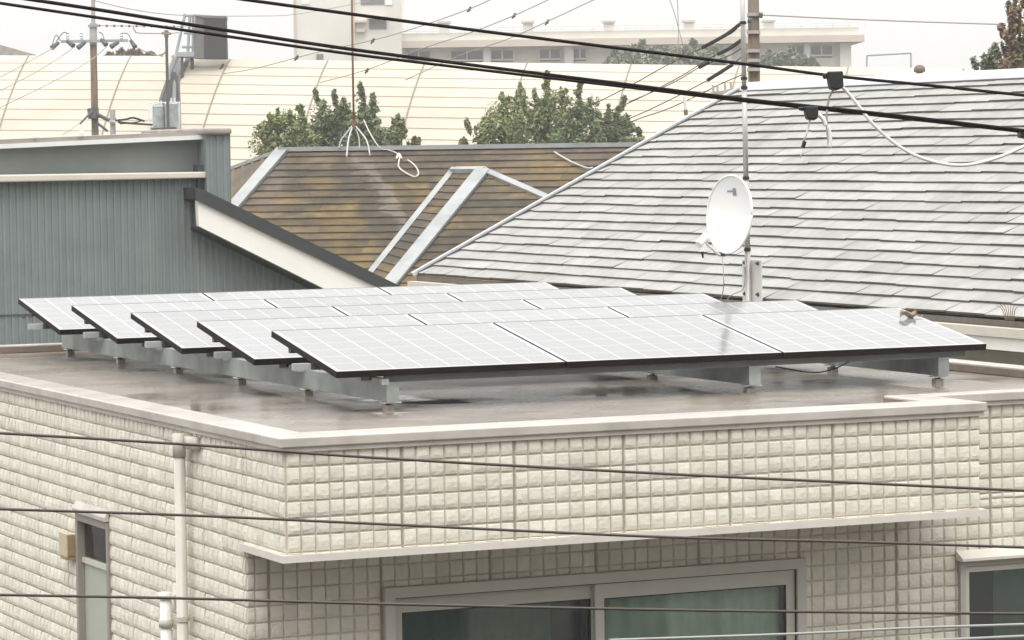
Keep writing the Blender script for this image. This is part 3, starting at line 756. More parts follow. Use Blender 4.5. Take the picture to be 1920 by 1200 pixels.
w = MB(); w.bar(h0-(h1-h0).normalized()*.05, h1, .055, .045, nw); w.build('hip_cap', 'ridge_metal', white)
w = MB(); w.bar(h0-V((0,.045,0))-nw*.012, h1-V((0,.045,0))-nw*.012, .02, .03, nw); w.build('hip_lip', 'ridge_dark', white)
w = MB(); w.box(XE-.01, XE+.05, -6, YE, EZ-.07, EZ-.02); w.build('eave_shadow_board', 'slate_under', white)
gz = EZ-.055
w = MB(); w.box(XE-.13, XE-.02, -6, YE-.02, gz-.085, gz-.015); o = w.build('gutter', 'gutter_beige', white)
w = MB(); w.box(XE-.10, XE+.09, -6, YE-.05, gz-.19, gz-.086); w.build('fascia', 'barge_white', white)
w = MB(); w.box(XE+.02, XE+.10, -6, YE-.05, gz-.016, EZ-.071); w.build('eave_board', 'barge_white', white)
w = MB(); w.box(XE+.35, XE+7.4, -6, YE-.4, 0, EZ-.1); w.build('wall', 'plaster', white)
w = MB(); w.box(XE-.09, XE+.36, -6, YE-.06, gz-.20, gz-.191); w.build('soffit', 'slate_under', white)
wd = MB(); s0 = ox(1893, 588, XE-.07)
for i in range(7): wd.tube(spline([s0+V((0,.02*i-.06,-.05)), s0+V((-.01,.03*i-.09,.03)), s0+V((-.02,.05*i-.15,.09-.01*abs(i-3)))], 3), .004, 4, .002)
wd.build('gutter_weed', 'leaf_rust', white)

# brown mossy hip roof behind
TB = 46.0
PA = od(530, 284, TB)
ang = YAW + rad(8)
e1 = V((math.cos(ang), -math.sin(ang), 0)); e2 = V((-math.sin(ang), -math.cos(ang), 0))   # along the ridge, and towards the viewer
PB = rad(27); nb_ = (e2*math.sin(PB)+V((0,0,1))*math.cos(PB)).normalized(); upb = (-e2*math.cos(PB)+V((0,0,1))*math.sin(PB))
def B(x, y): return opl(x, y, PA, nb_)
brown = thing('brown_roof_house', PA+e2*2-V((0,0,PA.z)), 'house with a mossy brown slate hip roof and pale ridge caps', 'house')
def uv(P): return (P-PA).dot(e1), (P-PA).dot(upb)
def stk(xa, ya, xb, yb, w_, a_, c_):
    (ua, va), (ub, vb) = uv(B(xa, ya)), uv(B(xb, yb)); return (ua, -va, ub, -vb, w_, a_, c_)
STREAKS = [stk(650, 290, 780, 530, .30, .75, (.044,.035,.024)), stk(720, 290, 790, 470, .16, .6, (.046,.037,.026)), stk(674, 290, 752, 420, .10, .6, (.17,.14,.12)),
           stk(660, 290, 690, 340, .12, .45, (.15,.12,.10)), stk(820, 330, 900, 470, .28, .6, (.05,.04,.034)), stk(930, 290, 1010, 360, .30, .55, (.07,.054,.044)), stk(1080, 280, 1150, 330, .5, .6, (.07,.054,.044)), stk(520, 300, 500, 400, .16, .5, (.12,.095,.08))]
brown_slate()
LB = 6.4; PBASE = PA-upb*LB
hu, hv = uv(B(437, 392)); hs = hu/hv          # hip: u per unit down the slope
w = MB(); slates(w, PBASE, e1, upb, nb_, LB, lambda s: hs*(s-LB), lambda s: 12.0, .200, .024, .9, jit=.006, seed=9)
w.cur = 1; w.poly([PBASE+e1*(-hs*LB)-nb_*.004, PBASE+e1*12-nb_*.004, PA+e1*12-nb_*.004, PA-nb_*.004])
w.build('roof_slope', ['brown_slate', 'slate_under'], brown)
# hip end on the left, seen edge-on
PE = PBASE+e1*(hs*-LB)
l2 = od(436, 318, TB+2.2)
w = MB(); e_l = (l2-PA); far_l = PA+e_l*3.5
w.poly([PA, PE, far_l]); w.cur = 0
for k in range(1, 18):
    f0 = k/18; a_, b_ = PA.lerp(PE, f0), PA.lerp(far_l, f0); w.bar(a_+V((0,0,.012)), b_+V((0,0,.012)), .05, .02)
w.build('hip_end', ['brown_slate'], brown)
def strip(p, q, wd_, th, n_, nm='ridge_cap', m_='ridge_blue', par=None):
    s_ = MB(); s_.bar(V(p)+n_*th*.5, V(q)+n_*th*.5, wd_, th, n_); return s_.build(nm, m_, par or brown)
strip(PA-e1*.05, PA+e1*12, .15, .06, V((0,0,1)))
strip(PA, PE, .17, .06, nb_, 'hip_cap'); strip(PA, far_l, .05, .05, V((0,0,1)), 'hip_cap')
# wing with its own small hip
WP = B(850, 322); tP = (WP-CAM).dot(FW)
WQ = od(906, 322, tP-.9)
def W(x, y): return opl(x, y, WQ, nb_)
V0 = B(672, 544)
B1, B2 = W(712, 560), W(1180, 441)
w = MB()                                             # wing's left slope
nl = (V0-WP).cross(B1-WP).normalized(); nl = nl if nl.dot(toC) > 0 else -nl
K_ = 17
for k in range(K_):
    f0, f1 = k/K_, (k+1.12)/K_
    a0, b0 = WP.lerp(V0, f0), WQ.lerp(B1, f0); a1, b1 = WP.lerp(V0, min(1, f1)), WQ.lerp(B1, min(1, f1))
    w.cur = 0; w.poly([a0, b0, b1+nl*.02, a1+nl*.02]); w.cur = 1; w.poly([a1+nl*.02, b1+nl*.02, b1, a1])
w.build('wing_slope', ['brown_slate', 'slate_under'], brown)
w = MB(); 
for k in range(K_):
    f0, f1 = k/K_, (k+1.12)/K_
    a0, b0 = WQ.lerp(B1, f0), WQ.lerp(B2, f0*B1.__sub__(WQ).dot(upb)/B2.__sub__(WQ).dot(upb))
    f1 = min(1.0, f1); a1, b1 = WQ.lerp(B1, f1), WQ.lerp(B2, f1*B1.__sub__(WQ).dot(upb)/B2.__sub__(WQ).dot(upb))
    w.cur = 0; w.poly([a0, a1+nb_*.02, b1+nb_*.02, b0]); w.cur = 1; w.poly([a1+nb_*.02, b1+nb_*.02, b1, a1])
w.build('wing_hip_end', ['brown_slate', 'slate_under'], brown)
strip(WP-(WP-V0).normalized()*-.05, V0, .085, .05, nb_, 'valley_flashing')
strip(WP, WQ, .13, .06, nb_, 'wing_ridge_cap')
strip(WQ, B1, .19, .06, nb_, 'wing_hip_cap'); strip(WQ, WQ.lerp(B2, .6), .10, .05, nb_, 'wing_hip_cap')
for p_, q_ in ((PA, PE), (WQ, B1)):
    dd = (q_-p_).normalized(); sd = dd.cross(nb_).normalized(); sd = sd if sd.dot(RT) > 0 else -sd
    s_ = MB(); s_.bar(p_+sd*.10+nb_*.012, q_+sd*.10+nb_*.012, .02, .03, nb_); s_.build('flashing_lip', 'roof_black', brown)
w = MB(); pz = PBASE-e2*.4
w.obox(V((pz.x, pz.y, 0))+e1*(-hs*LB+.4), e1*(12+hs*LB), -e2*7, V((0,0,pz.z-.1))); w.build('wall', 'plaster', brown)
w = MB(); w.poly([PA, PA+e1*12, PA+e1*12-e2*4.6-V((0,0,2.3)), far_l]); w.build('rear_slope', 'brown_slate', brown)

# thin antenna pole with four splayed legs on the brown ridge
f0 = B(663, 288); tA = (f0-CAM).dot(FW)
ant = thing('roof_aerial', od(664, 288, tA), 'thin rusty aerial pole on four splayed legs on the brown ridge', 'aerial')
w = MB(); w.tube([od(659, -60, tA), od(661, 100, tA), od(663.5, 238, tA)], .016, 8); w.build('pole', 'rust', ant, smooth=True)
w = MB(); w.tube([od(663.3, 225, tA), od(663.6, 242, tA)], .03, 8); w.build('collar', 'rust', ant)
for pts in (((660, 236), (648, 252), (640, 262), (635, 279), 0), ((661, 238), (655, 255), (652, 272), (650, 294), -.3), ((667, 237), (678, 250), (688, 265), (694, 292), -.3), ((666, 240), (672, 255), (674, 270), (673, 279), 0)):
    w = MB(); w.tube(spline([od(x_, y_, tA+pts[4]*i/3) for i, (x_, y_) in enumerate(pts[:4])], 5), .0105, 7); w.build('leg', 'ridge_metal', ant, smooth=True)
def od2(p, t): return od(p[0], p[1], t)
nbp = nb_*.05
w = MB(); w.tube(spline([od(682, 225, tA), od(694, 250, tA-.2), od(712, 277, tA-.3), B(728, 287)+nbp, B(744, 293)+nbp, B(749, 300)+nbp], 6), .008, 6)
w.tube(spline([B(x_, y_)+nbp for x_, y_ in ((747, 295), (750, 301), (748, 318), (760, 329), (777, 337), (785, 333), (783, 323), (775, 313), (765, 306))], 6), .010, 6)
w.tube(spline([B(x_, y_)+nbp for x_, y_ in ((744, 304), (748, 294), (754, 303))], 5), .013, 6)
tag(w.build('cable_loop', 'gutter_beige'), 'pale cable coiled in a loop on the mossy brown roof', 'cable')
w = MB(); w.tube(spline([B(x_, y_)+nbp for x_, y_ in ((1040, 291), (1060, 303), (1080, 313), (1102, 321), (1112, 320))], 6), .011, 6)
tag(w.build('loose_cable', 'ridge_metal'), 'loose pale cable hanging down the brown roof near the grey slate hip', 'cable')

# ------------------------------------------------------------------ arched halls
def hall(x0, x1, y0, y1, ribs, label, nm, t0, t1, endwall=None):
    """barrel-roofed hall: crest through pixel line (x0,y0)-(x1,y1) at depths t0..t1"""
    A, Bp = od(x0, y0, t0), od(x1, y1, t1); ax = (Bp-A); Lh = ax.length; axn = ax.normalized()
    dn_ = V((axn.y, -axn.x, 0)).normalized(); dn_ = dn_ if dn_.dot(FW) < 0 else -dn_
    root = thing('arched_hall', (A+Bp)/2-V((0,0,((A+Bp)/2).z)), label, 'hall', 'arched halls with cream sheet roofs')
    prof = [(0, 0)]; a_ = rad(34); s_ = .44
    for i in range(30):
        f_ = min(1, i/26); a_ = rad(34+44*f_**.75); px_, pz_ = prof[-1]; prof.append((px_+s_*math.cos(a_), pz_-s_*math.sin(a_)))
    w = MB()
    N = max(2, int(Lh/1.5))
    def pt(f_, q): return A+ax*f_+(dn_-axn*.06)*q[0]+V((0,0,q[1]))
    back = [(-q[0], q[1]-.05*abs(q[0])) for q in prof[::-1]]
    w.grid([[pt(i/N, q) for q in prof] for i in range(N+1)]); w.grid([[pt(i/N, q) for q in back] for i in range(N+1)])
    w.build('roof_skin', 'gym', root, smooth=True)
    w = MB()
    for k, q in enumerate(prof[1:-1]):
        if k % 1 == 0:
            w.bar(pt(0, q)+dn_*.012, pt(1, q)+dn_*.008, .018, .025, dn_)
    w.build('seam', 'gym_seam', root)
    for x_ in ribs:
        f_ = (x_-x0)/(x1-x0)
        w = MB(); sk = -.010*0
        w.tube([pt(f_, q)+dn_*.02 for q in prof[:27]], .024, 6); w.build('rib', 'gym_rib', root)
    for e in (0, 1):
        w = MB(); pts = [pt(e, q) for q in prof]+[pt(e, q) for q in back]
        base = [V((p.x, p.y, 0)) for p in (pts[-1], pts[0])]
        w.poly([pt(e, q) for q in back]+[pt(e, q) for q in prof[1:]]); w.build('end_wall', 'steel', root)
        w = MB(); w.tube([pt(e, q) for q in prof], .09 if e == endwall else .05, 6); w.build('end_trim', 'sign_side', root)
    w = MB(); pA, pB_ = pt(0, prof[-1]), pt(1, prof[-1]); bA_, bB_ = pt(0, back[0]), pt(1, back[0])
    w.poly([pA, pB_, V((pB_.x, pB_.y, 0)), V((pA.x, pA.y, 0))]); w.poly([bA_, bB_, V((bB_.x, bB_.y, 0)), V((bA_.x, bA_.y, 0))]); w.build('side_wall', 'school', root)
    return root
hall(-260, 334, 103, 105, [-130, 57, 247], 'cream arched-roof hall left of the gap, behind the brown utility pole', 'left', 108, 106)
hall(354, 2250, 110, 134, [437, 631, 822, 1018, 1216, 1418, 1620, 1830, 2040], 'long cream arched-roof hall right of the gap, behind the green trees', 'right', 105, 98, 0)
vt = od(1724, 128, 95)
w = MB(); w.lathe(vt-V((0,0,.3)), (0,0,1), [(.10,0),(.10,.18),(.17,.2),(.17,.3),(.10,.38),(0,.4)], 12); tag(w.build('roof_vent', 'leaf_rust', smooth=True), 'small rusty round vent on the arched hall roof at right', 'vent')

# things in the gap between the halls
tS = 104
sg = thing('sign_box', od(395, 108, tS)-V((0,0,0)), 'dark grey sign box seen from behind on a steel frame above the halls', 'sign')
def S(x, y, dt=0): return od(x, y, tS+dt)
def slab(mb, pts, t_, depth): mb.prism([od(x_, y_, t_) for x_, y_ in pts], FW*depth)
w = MB(); slab(w, ((382, 34), (423, 36), (425, 109), (383, 109)), tS, .55); w.build('back_board', 'sign_back', sg)
w = MB(); slab(w, ((366, 30), (381.7, 35), (382.7, 109), (363, 108)), tS+.02, .5); w.build('side_board', 'sign_side', sg)
w = MB(); slab(w, ((362, 27), (424, 30), (424, 35), (382, 33.5), (366, 29.7)), tS-.03, .6); w.build('top_trim', 'sign_side', sg)
w = MB(); 
for a_, b_ in (((347, 26), (330, 103)), ((356, 30), (352, 103)), ((362, 30), (362, 108)), ((341, 88), (364, 88)), ((347, 29), (365, 29)), ((345, 62), (363, 62))): w.tube([S(*a_, .2), S(*b_, .2)], .045, 6)
slab(w, ((330, 98), (364, 97), (364, 106), (329, 106)), tS, .7); w.build('support_frame', 'steel', sg)
w = MB(); w.tube([S(341, 104, .2), V((S(341, 104, .2).x, S(341, 104, .2).y, 0))], .05, 8); w.tube([S(360, 106, .5), V((S(360, 106, .5).x, S(360, 106, .5).y, 0))], .06, 8); w.build('post', 'steel_dark', sg)
tD = 101
dk = thing('exhaust_duct', od(325, 240, tD), 'dark grey curved duct standing in the gap between the arched halls', 'duct')
w = MB(); slab(w, ((313, 195), (314, 150), (320, 136), (328, 134), (334, 145), (336, 195)), tD, .5); w.build('hood', 'steel_dark', dk)
w = MB(); slab(w, ((323, 193), (324, 156), (327, 149), (330, 156), (330, 193)), tD-.06, .05); w.build('pale_panel', 'steel', dk)
w = MB(); w.tube([od(324, 190, tD+.2), V((od(324, 190, tD+.2).x, od(324, 190, tD+.2).y, 0))], .25, 10); w.tube(spline([od(316, 150, tD), od(319, 128, tD), od(326, 110, tD), od(324, 104, tD)], 4), .06, 6); w.build('stack', 'steel', dk)
eb = thing('grey_annex', od(340, 160, 112), 'grey block wall showing in the gap between the arched halls', 'annex')
w = MB(); slab(w, ((318, 128), (352, 128), (352, 420), (318, 420)), 112, 2.0); w.build('wall', 'pole_grey', eb)
tT = 90
tr = thing('transformer_platform', od(312, 240, tT), 'grey pole transformers on a caged platform beside a thin dark pole', 'transformer')
for (x_, r_, yt) in ((298, .16, 201), (322, .19, 196)):
    c0 = od(x_, 242, tT); zt = od(x_, yt, tT).z
    w = MB(); w.lathe(c0, (0,0,1), [(0,0),(r_,0),(r_,.0+zt-c0.z),(r_*1.06,zt-c0.z+.005),(r_*.9,zt-c0.z+.05),(0,zt-c0.z+.07)], 16); tk = w.build('tank', 'galv', tr)
    w = MB()
    for k in (-1, 0, 1): w.lathe(c0+V((k*r_*.5,0,zt-c0.z+.05)), (0,0,1), [(.025,0),(.035,.03),(.02,.06),(.03,.09),(.012,.13),(0,.13)], 8)
    w.build('bushing', 'insul', tk)
w = MB()
for x_ in (279, 286, 336): w.tube([od(x_, 192, tT+.3), od(x_, 246, tT+.3)], .018, 5)
for y_ in (193, 207, 222, 238): w.tube([od(278, y_, tT+.3), od(337, y_-1, tT+.3)], .014, 5)
w.build('cage', 'galv_light', tr)
w = MB(); a_ = od(312, 62, tT-.5); w.tube([a_, V((a_.x, a_.y, 0))], .042, 8); w.build('pole', 'steel_dark', tr)
w = MB(); w.tube([od(303, 62, tT-.5), od(321, 63, tT-.5)], .035, 6); w.tube([od(312, 57, tT-.5), od(312, 70, tT-.5)], .06, 8); w.tube([od(313, 96, tT-.5), od(304, 103, tT-.5)], .02, 5); w.build('pole_head', 'rust', tr)
w = MB(); slab(w, ((284, 240), (330, 238), (330, 243), (284, 245)), tT-.3, .7); w.build('platform', 'steel_dark', tr)

# ------------------------------------------------------------------ school far behind
tK = 170
nK = (-FW); nK.z = 0; nK.normalize(); PK = od(1100, 80, tK)
ks = V((-nK.y, nK.x, 0)); ks = ks if ks.dot(RT) > 0 else -ks
def K(x, y, d=0): return opl(x, y, PK+nK*d, nK)
sch = thing('school_building', K(1150, 90)-V((0,0,K(1150, 90).z)), 'long pale school block with roof vents and a row of windows far behind', 'building')
def kbox(mb, xa, xb, ya, yb, d0, d1, xm=None):   # a level box spanning pixel xa..xb, measured heights at xm
    xm = xm if xm is not None else (xa+xb)/2
    a_, b_ = K(xa, ya, d0), K(xb, ya, d0); zt, zb_ = K(xm, ya, d0).z, K(xm, yb, d0).z
    mb.obox(V((a_.x, a_.y, zb_)), V((b_.x-a_.x, b_.y-a_.y, 0)), -nK*(d0-d1), V((0,0,zt-zb_)))
w = MB(); a_, b_ = K(684, 100), K(1596, 100); w.obox(V((a_.x, a_.y, 0)), V((b_.x-a_.x, b_.y-a_.y, 0)), -nK*9, V((0,0,K(1150, 84).z))); w.build('wall', 'school', sch)
w = MB(); kbox(w, 690, 1610, 57, 71, .9, -8, 1180); w.build('parapet', 'school', sch)
w = MB(); kbox(w, 676, 1621, 71, 84, 1.25, -8, 1180); w.build('cornice', 'school_band', sch)
w = MB()
for i in range(30):
    x_ = 752+i*30; a_ = K(x_, 58-(x_-1180)*.0138, 1.0); w.bar(a_, a_+V((0,0,.26)), .03, .03, nK)
for dz in (.12, .26): w.bar(K(752, 58+(1180-752)*.0138, 1.0)+V((0,0,dz)), K(1612, 58-(1612-1180)*.0138, 1.0)+V((0,0,dz)), .03, .03)
w.build('railing', 'school_white', sch)
for x_ in (833, 990, 1142, 1292, 1442):
    w = MB(); yy = 57-(x_-1180)*.0138; kbox(w, x_-9.5, x_+9.5, 42-(x_-1180)*.0138*.3, yy, .6, -.3); o = w.build('roof_vent', 'school', sch)
    w = MB(); kbox(w, x_-13, x_+12, 38.5-(x_-1180)*.0138*.3, 42-(x_-1180)*.0138*.3, .8, -.5); w.build('cap', 'school_band', o)
for i, (xa, xb) in enumerate(((764, 806), (846, 905), (921, 962), (1012, 1050), (1076, 1098), (1150, 1180), (1225, 1262), (1300, 1338), (1478, 1506), (1521, 1560))):
    yo = -((xa+xb)/2-1100)*.0138
    w = MB(); kbox(w, xa, xb, 93+yo, 108.5+yo, .08, -.05); o = w.build('window', 'school_glass', sch)
    w = MB(); xm = (xa+xb)/2
    kbox(w, xm-1.3, xm+1.3, 93+yo, 108+yo, .14, .085); kbox(w, xa-1.5, xa, 92.5+yo, 109+yo, .14, -.03); kbox(w, xb, xb+1.5, 92.5+yo, 109+yo, .14, -.03)
    kbox(w, xa-1.5, xb+1.5, 108.5+yo, 111+yo, .2, -.03); w.build('frame', 'school_white', o)
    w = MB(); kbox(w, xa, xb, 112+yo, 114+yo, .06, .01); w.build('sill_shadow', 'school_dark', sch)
for xa, xb in ((748, 760), (906, 920), (1058, 1075), (1205, 1220), (1356, 1372), (1508, 1519), (1575, 1596)):
    w = MB(); kbox(w, xa, xb, 85.5-((xa+xb)/2-1180)*.0138, 140, .5, .002); w.build('pier', 'school_white', sch)
tw = thing('school_tower', K(650, 60)-V((0,0,K(650, 60).z)), 'tall pale stair tower at the left end of the school block', 'tower')
w = MB(); a_, b_ = K(550, 60, 2.5), K(752, 60, 2.5); w.obox(V((a_.x, a_.y, 0)), V((b_.x-a_.x, b_.y-a_.y, 0)), -nK*7, V((0,0,K(650, -120).z))); w.build('wall', 'school', tw)
w = MB(); kbox(w, 692, 724, 36, 54, 2.56, 2.4); w.build('louver', 'school_dark', tw)
w = MB(); kbox(w, 688, 727, 31, 35, 2.9, 2.505); w.build('canopy', 'school_band', tw)
w = MB(); kbox(w, 676, 720, -14, 8, 2.56, 2.4); w.build('window', 'school_dark', tw)
w = MB(); kbox(w, 722, 735, -14, 9.5, 2.56, 2.4); kbox(w, 565, 580, -14, 8, 2.56, 2.4); w.build('bright_opening', 'flash_white', tw)
w = MB(); kbox(w, 593, 606, 101, 111, 2.56, 2.4); w.build('small_window', 'school_dark', tw)
w = MB(); kbox(w, 550, 553, -60, 112, 2.6, 2.505); w.build('edge_band', 'school_band', tw)
w = MB(); kbox(w, 661, 664, -60, 112, 2.62, 2.505); w.build('edge_band', 'school_band', tw)
w = MB(); kbox(w, 664, 686, 38, 42, 3.0, 2.505); kbox(w, 668, 684, 55, 60, 2.8, 2.505); w.build('ledge', 'school_band', tw)
# pinkish roof at top left and goal-like frame at right
w = MB(); a_, b_, c_ = od(-120, 50, 150), od(78, 106, 150), od(-120, 112, 150); w.prism([a_, b_, c_], FW*8); w.prism([c_, b_, V((b_.x, b_.y, 0)), V((c_.x, c_.y, 0))], FW*7.9)
tag(w.build('far_gable_roof', 'brown_cap'), 'pale brown sloping roof peeking over the arched hall at far left', 'roof')
tG = 125
w = MB(); q = [od(1625, 130, tG), od(1625.5, 104, tG), od(1708, 99.5, tG), od(1708, 130, tG)]
for i in range(3): w.tube([q[i], q[i+1]], .035, 6)
w.tube([q[0], V((q[0].x, q[0].y, 0))], .035, 6); w.tube([q[3], V((q[3].x, q[3].y, 0))], .035, 6)
tag(w.build('goal_frame', 'steel'), 'thin grey rectangular goal-like frame beyond the hall roof at right', 'frame')

# ------------------------------------------------------------------ trees
def leafcloud(mb, blobs, n, size, rnd):
    for _ in range(n):
        c0, r3 = blobs[rnd.randrange(len(blobs))] if rnd.random() > .0 else blobs[0]
        d_ = V((rnd.gauss(0,1), rnd.gauss(0,1), rnd.gauss(0,1))).normalized()*(rnd.random()**.45)
        p = V(c0)+V((d_.x*r3[0], d_.y*r3[1], d_.z*r3[2]))
        ps = size*rnd.uniform(.5, 1.5)
        nn = (V((rnd.gauss(0,1), rnd.gauss(0,1), rnd.gauss(0,1)))+d_*.9+V((0,0,.5))).normalized(); a_ = nn.orthogonal().normalized(); a_.rotate(Matrix.Rotation(rnd.random()*6.28, 3, nn)); b_ = nn.cross(a_)
        mb.poly([p-a_*ps, p-b_*ps*.45, p+a_*ps, p+b_*ps*.45])
def tree(spires, t, label, group, leafm, seed, dens=1.0, size=.040, ground=0, name='tree', body=1.9, low=300):
    """spires: (px x, px top y, half width px). Trunk, limbs and one crown per tree"""
    sc_ = t/66*min(1, (low-min(q[1] for q in spires))/100); rnd = random.Random(seed); xs = [s_[0] for s_ in spires]; xc = sum(xs)/len(xs)
    base = od(xc, low, t); k = t/F_PX
    root = thing(name, (base.x, base.y, 0), label, 'tree', group)
    w = MB(); w.tube([V((base.x, base.y, 0)), V((base.x, base.y, base.z*.55)), V((base.x, base.y, base.z+.3*sc_))], .16*sc_, 8, .07*sc_); w.build('trunk', 'bark', root, smooth=True)
    lm = MB(); cr = MB(); blobs = []
    for (x_, yt, hwp) in spires:
        top = od(x_, yt, t); zb_ = base.z-.6*sc_; H = top.z-zb_
        ax_ = V((top.x, top.y, 0)); tilt = rnd.uniform(-.12, .12)*sc_
        lm.tube(spline([V((base.x, base.y, zb_-.8)), V(((base.x+ax_.x)/2, (base.y+ax_.y)/2, zb_+H*.2)), V((ax_.x, ax_.y, zb_+H*.6)), V((top.x, top.y, top.z-.15*sc_))], 4), .06*sc_, 6, .012*sc_)
        nb2 = max(5, int(H/(.20*sc_)))
        for i in range(nb2):
            f_ = (i+rnd.random())/nb2; z = zb_+H*f_
            wd_ = hwp*k*1.75*max(0, 1-f_**3.6)**.8+.03*sc_
            for q in range(max(1, int(1+5*(1-f_)*min(1.6, hwp*k/.2)))):
                a_ = rnd.random()*6.28; rr = wd_*rnd.random()**.6
                r_ = rnd.uniform(.09, .24)*(1.1-.45*f_)*sc_
                p = V((ax_.x+math.cos(a_)*rr+tilt*f_, ax_.y+math.sin(a_)*rr, z+rnd.uniform(-.1, .1)*sc_))
                blobs.append((p, (r_, r_, r_*rnd.uniform(.7, 1.5))))
                if rnd.random() < .3: lm.tube([V((ax_.x, ax_.y, z-.3*sc_)), p], .014*sc_, 4, .004*sc_)
            if rnd.random() < .45 and f_ > .25:          # a shoot breaking the outline
                a_ = rnd.random()*6.28; p = V((ax_.x+math.cos(a_)*wd_*1.15, ax_.y+math.sin(a_)*wd_*1.15, z+.1*sc_))
                for m_ in range(3): blobs.append((p+V((math.cos(a_)*.03, math.sin(a_)*.03, .09))*m_*sc_, (.055*sc_, .055*sc_, .09*sc_)))
        for m_ in range(4): blobs.append((V((top.x+tilt+rnd.uniform(-.04, .04)*sc_, top.y, top.z-(.05+.11*m_)*sc_)), ((.045+.03*m_)*sc_, (.045+.03*m_)*sc_, .09*sc_)))
    xa = min(q[0]-q[2]*1.1 for q in spires); xb = max(q[0]+q[2]*1.1 for q in spires); yb_ = sum(q[1] for q in spires)/len(spires)+.03*(low-min(q[1] for q in spires))
    c0, w0, h0_ = od((xa+xb)/2, low, t), (xb-xa)/2*k, (low-yb_)*k
    for i in range(int(body*w0*h0_/(.03*sc_*sc_))):       # the mass of the crown below the leading shoots
        a_ = rnd.random()*6.28; f_ = rnd.random()**.8; wd_ = w0*math.sqrt(max(0, 1-f_**2.8)); rr = rnd.random()**.5
        r_ = rnd.uniform(.08, .24)*sc_
        blobs.append((c0+RT*math.cos(a_)*rr*wd_-FW*math.sin(a_)*rr*wd_*.8+V((0,0,f_*h0_)), (r_, r_, r_*rnd.uniform(.7, 1.4))))
    leafcloud(cr, blobs, int(len(blobs)*74*dens), size, rnd)
    cr.build('crown', leafm, root); lm.build('limb', 'bark', root)
    return root
LG, RG = 'bushy trees between the brown roof and the halls', 'bushy trees between the brown roof and the halls'
tree([(520, 206, 22), (500, 240, 20), (553, 198, 20), (572, 222, 20)], 66, 'leftmost green tree behind the brown roof, beside the grey pilaster', LG, 'leaf', 11)
tree([(606, 190, 20), (588, 235, 18), (632, 200, 18), (648, 184, 16)], 67, 'tall green tree directly behind the thin aerial pole', LG, 'leaf_dark', 12)
tree([(685, 186, 20), (705, 206, 20), (672, 225, 18)], 65, 'dark green tree just right of the thin aerial pole', LG, 'leaf_dark', 13)
tree([(742, 238, 16), (730, 262, 18), (752, 230, 8)], 66, 'small low tree at the right of the left tree clump', LG, 'leaf', 14)
tree([(780, 262, 6)], 66, 'tiny sapling tip showing above the brown ridge', LG, 'leaf', 19)
tree([(968, 154, 26), (940, 175, 24), (915, 215, 22), (905, 235, 14)], 68, 'tall light green tree at the left of the right tree clump', RG, 'leaf', 15)
tree([(1028, 165, 26), (1002, 196, 24), (1055, 168, 22)], 67, 'light green tree in the middle of the right tree clump', RG, 'leaf', 16)
tree([(1084, 178, 26), (1112, 188, 22), (1070, 215, 26)], 66, 'dark green tree just right of the middle of the right clump', RG, 'leaf_dark', 17)
tree([(1148, 198, 24), (1130, 215, 24), (1175, 222, 18), (1190, 245, 12)], 68, 'rounded dark green tree at the right edge beside the slate hip', RG, 'leaf_dark', 18)
tree([(1912, 14, 14), (1893, 22, 7), (1936, -30, 26), (1904, 70, 9)], 40, 'reddish autumn tree at the upper right edge', None, 'leaf_red', 21, body=.25, size=.04, dens=.30, low=140)
tree([(1888, 68, 9), (1912, 70, 20)], 40.5, 'sparse olive shrub tree below the reddish one', None, 'leaf_far', 22, body=.3, size=.045, dens=.6, low=160)
tree([(1842, 106, 7), (1860, 92, 5), (1876, 112, 6), (1852, 120, 12)], 41, 'small olive sprig sticking up over the slate ridge', None, 'leaf_far', 23, body=.2, size=.045, dens=.5, low=170)
FG = 'faint trees before the school'
tree([(1192, 88, 18), (1172, 98, 22), (1150, 106, 10)], 150, 'faint rounded tree before the school, left of the pair', FG, 'leaf_far', 31, size=.16, dens=1.2, low=135)
tree([(1300, 88, 22), (1275, 94, 18), (1335, 92, 20), (1240, 102, 30)], 150, 'faint broad tree before the school, left of the big pole', FG, 'leaf_far', 32, size=.16, dens=1.3, low=135)
tree([(1440, 100, 22), (1470, 103, 26), (1500, 108, 22)], 150, 'faint low tree before the school, right of the big pole', FG, 'leaf_far', 33, size=.16, dens=1.0, low=135)
BG = 'rusty treetops over the left hall'
for i, (x_, yt, hwp) in enumerate(((205, 100, 6), (226, 99, 8), (247, 97, 10), (262, 101, 6), (282, 102, 10))):
    tree([(x_, yt, hwp)], 145, ['tiny rusty treetop just right of the brown pole', 'second rusty treetop right of the brown pole', 'largest rusty treetop over the left hall', 'low rusty treetop beside the largest one', 'rusty treetop nearest the thin dark pole'][i], BG, 'leaf_rust', 40+i, size=.13, dens=.8, low=118)

# ------------------------------------------------------------------ utility poles
tL = 85
lp_ = thing('utility_pole', V((od(175, 200, tL).x, od(175, 200, tL).y, 0)), 'brown utility pole with crossarm and insulators above the grey building', 'utility pole')
a_ = od(175, 78, tL); w = MB(); w.tube([V((a_.x, a_.y, 0)), a_], .105, 12, .088); w.build('shaft', 'pole_brown', lp_, smooth=True)
w = MB(); w.tube([a_, od(174.5, -40, tL)], .055, 8); w.tube([od(175, 44, tL), od(175, 84, tL)], .098, 10); w.build('steel_top', 'pole_grey', lp_)
w = MB(); w.bar(od(114, 78, tL-.15), od(240, 76, tL-.15), .07, .07); w.bar(od(165, 49, tL-.1), od(185, 48, tL-.1), .06, .06); w.build('crossarm', 'steel', lp_)
for x_ in (127, 153, 228):
    w = MB(); b0 = od(x_, 76, tL-.15); w.lathe(b0, (0,0,1), [(.02,0),(.035,.04),(.05,.06),(.03,.09),(.055,.12),(.03,.16),(.05,.19),(.02,.23),(0,.23)], 10); w.build('pin_insulator', 'insul', lp_)
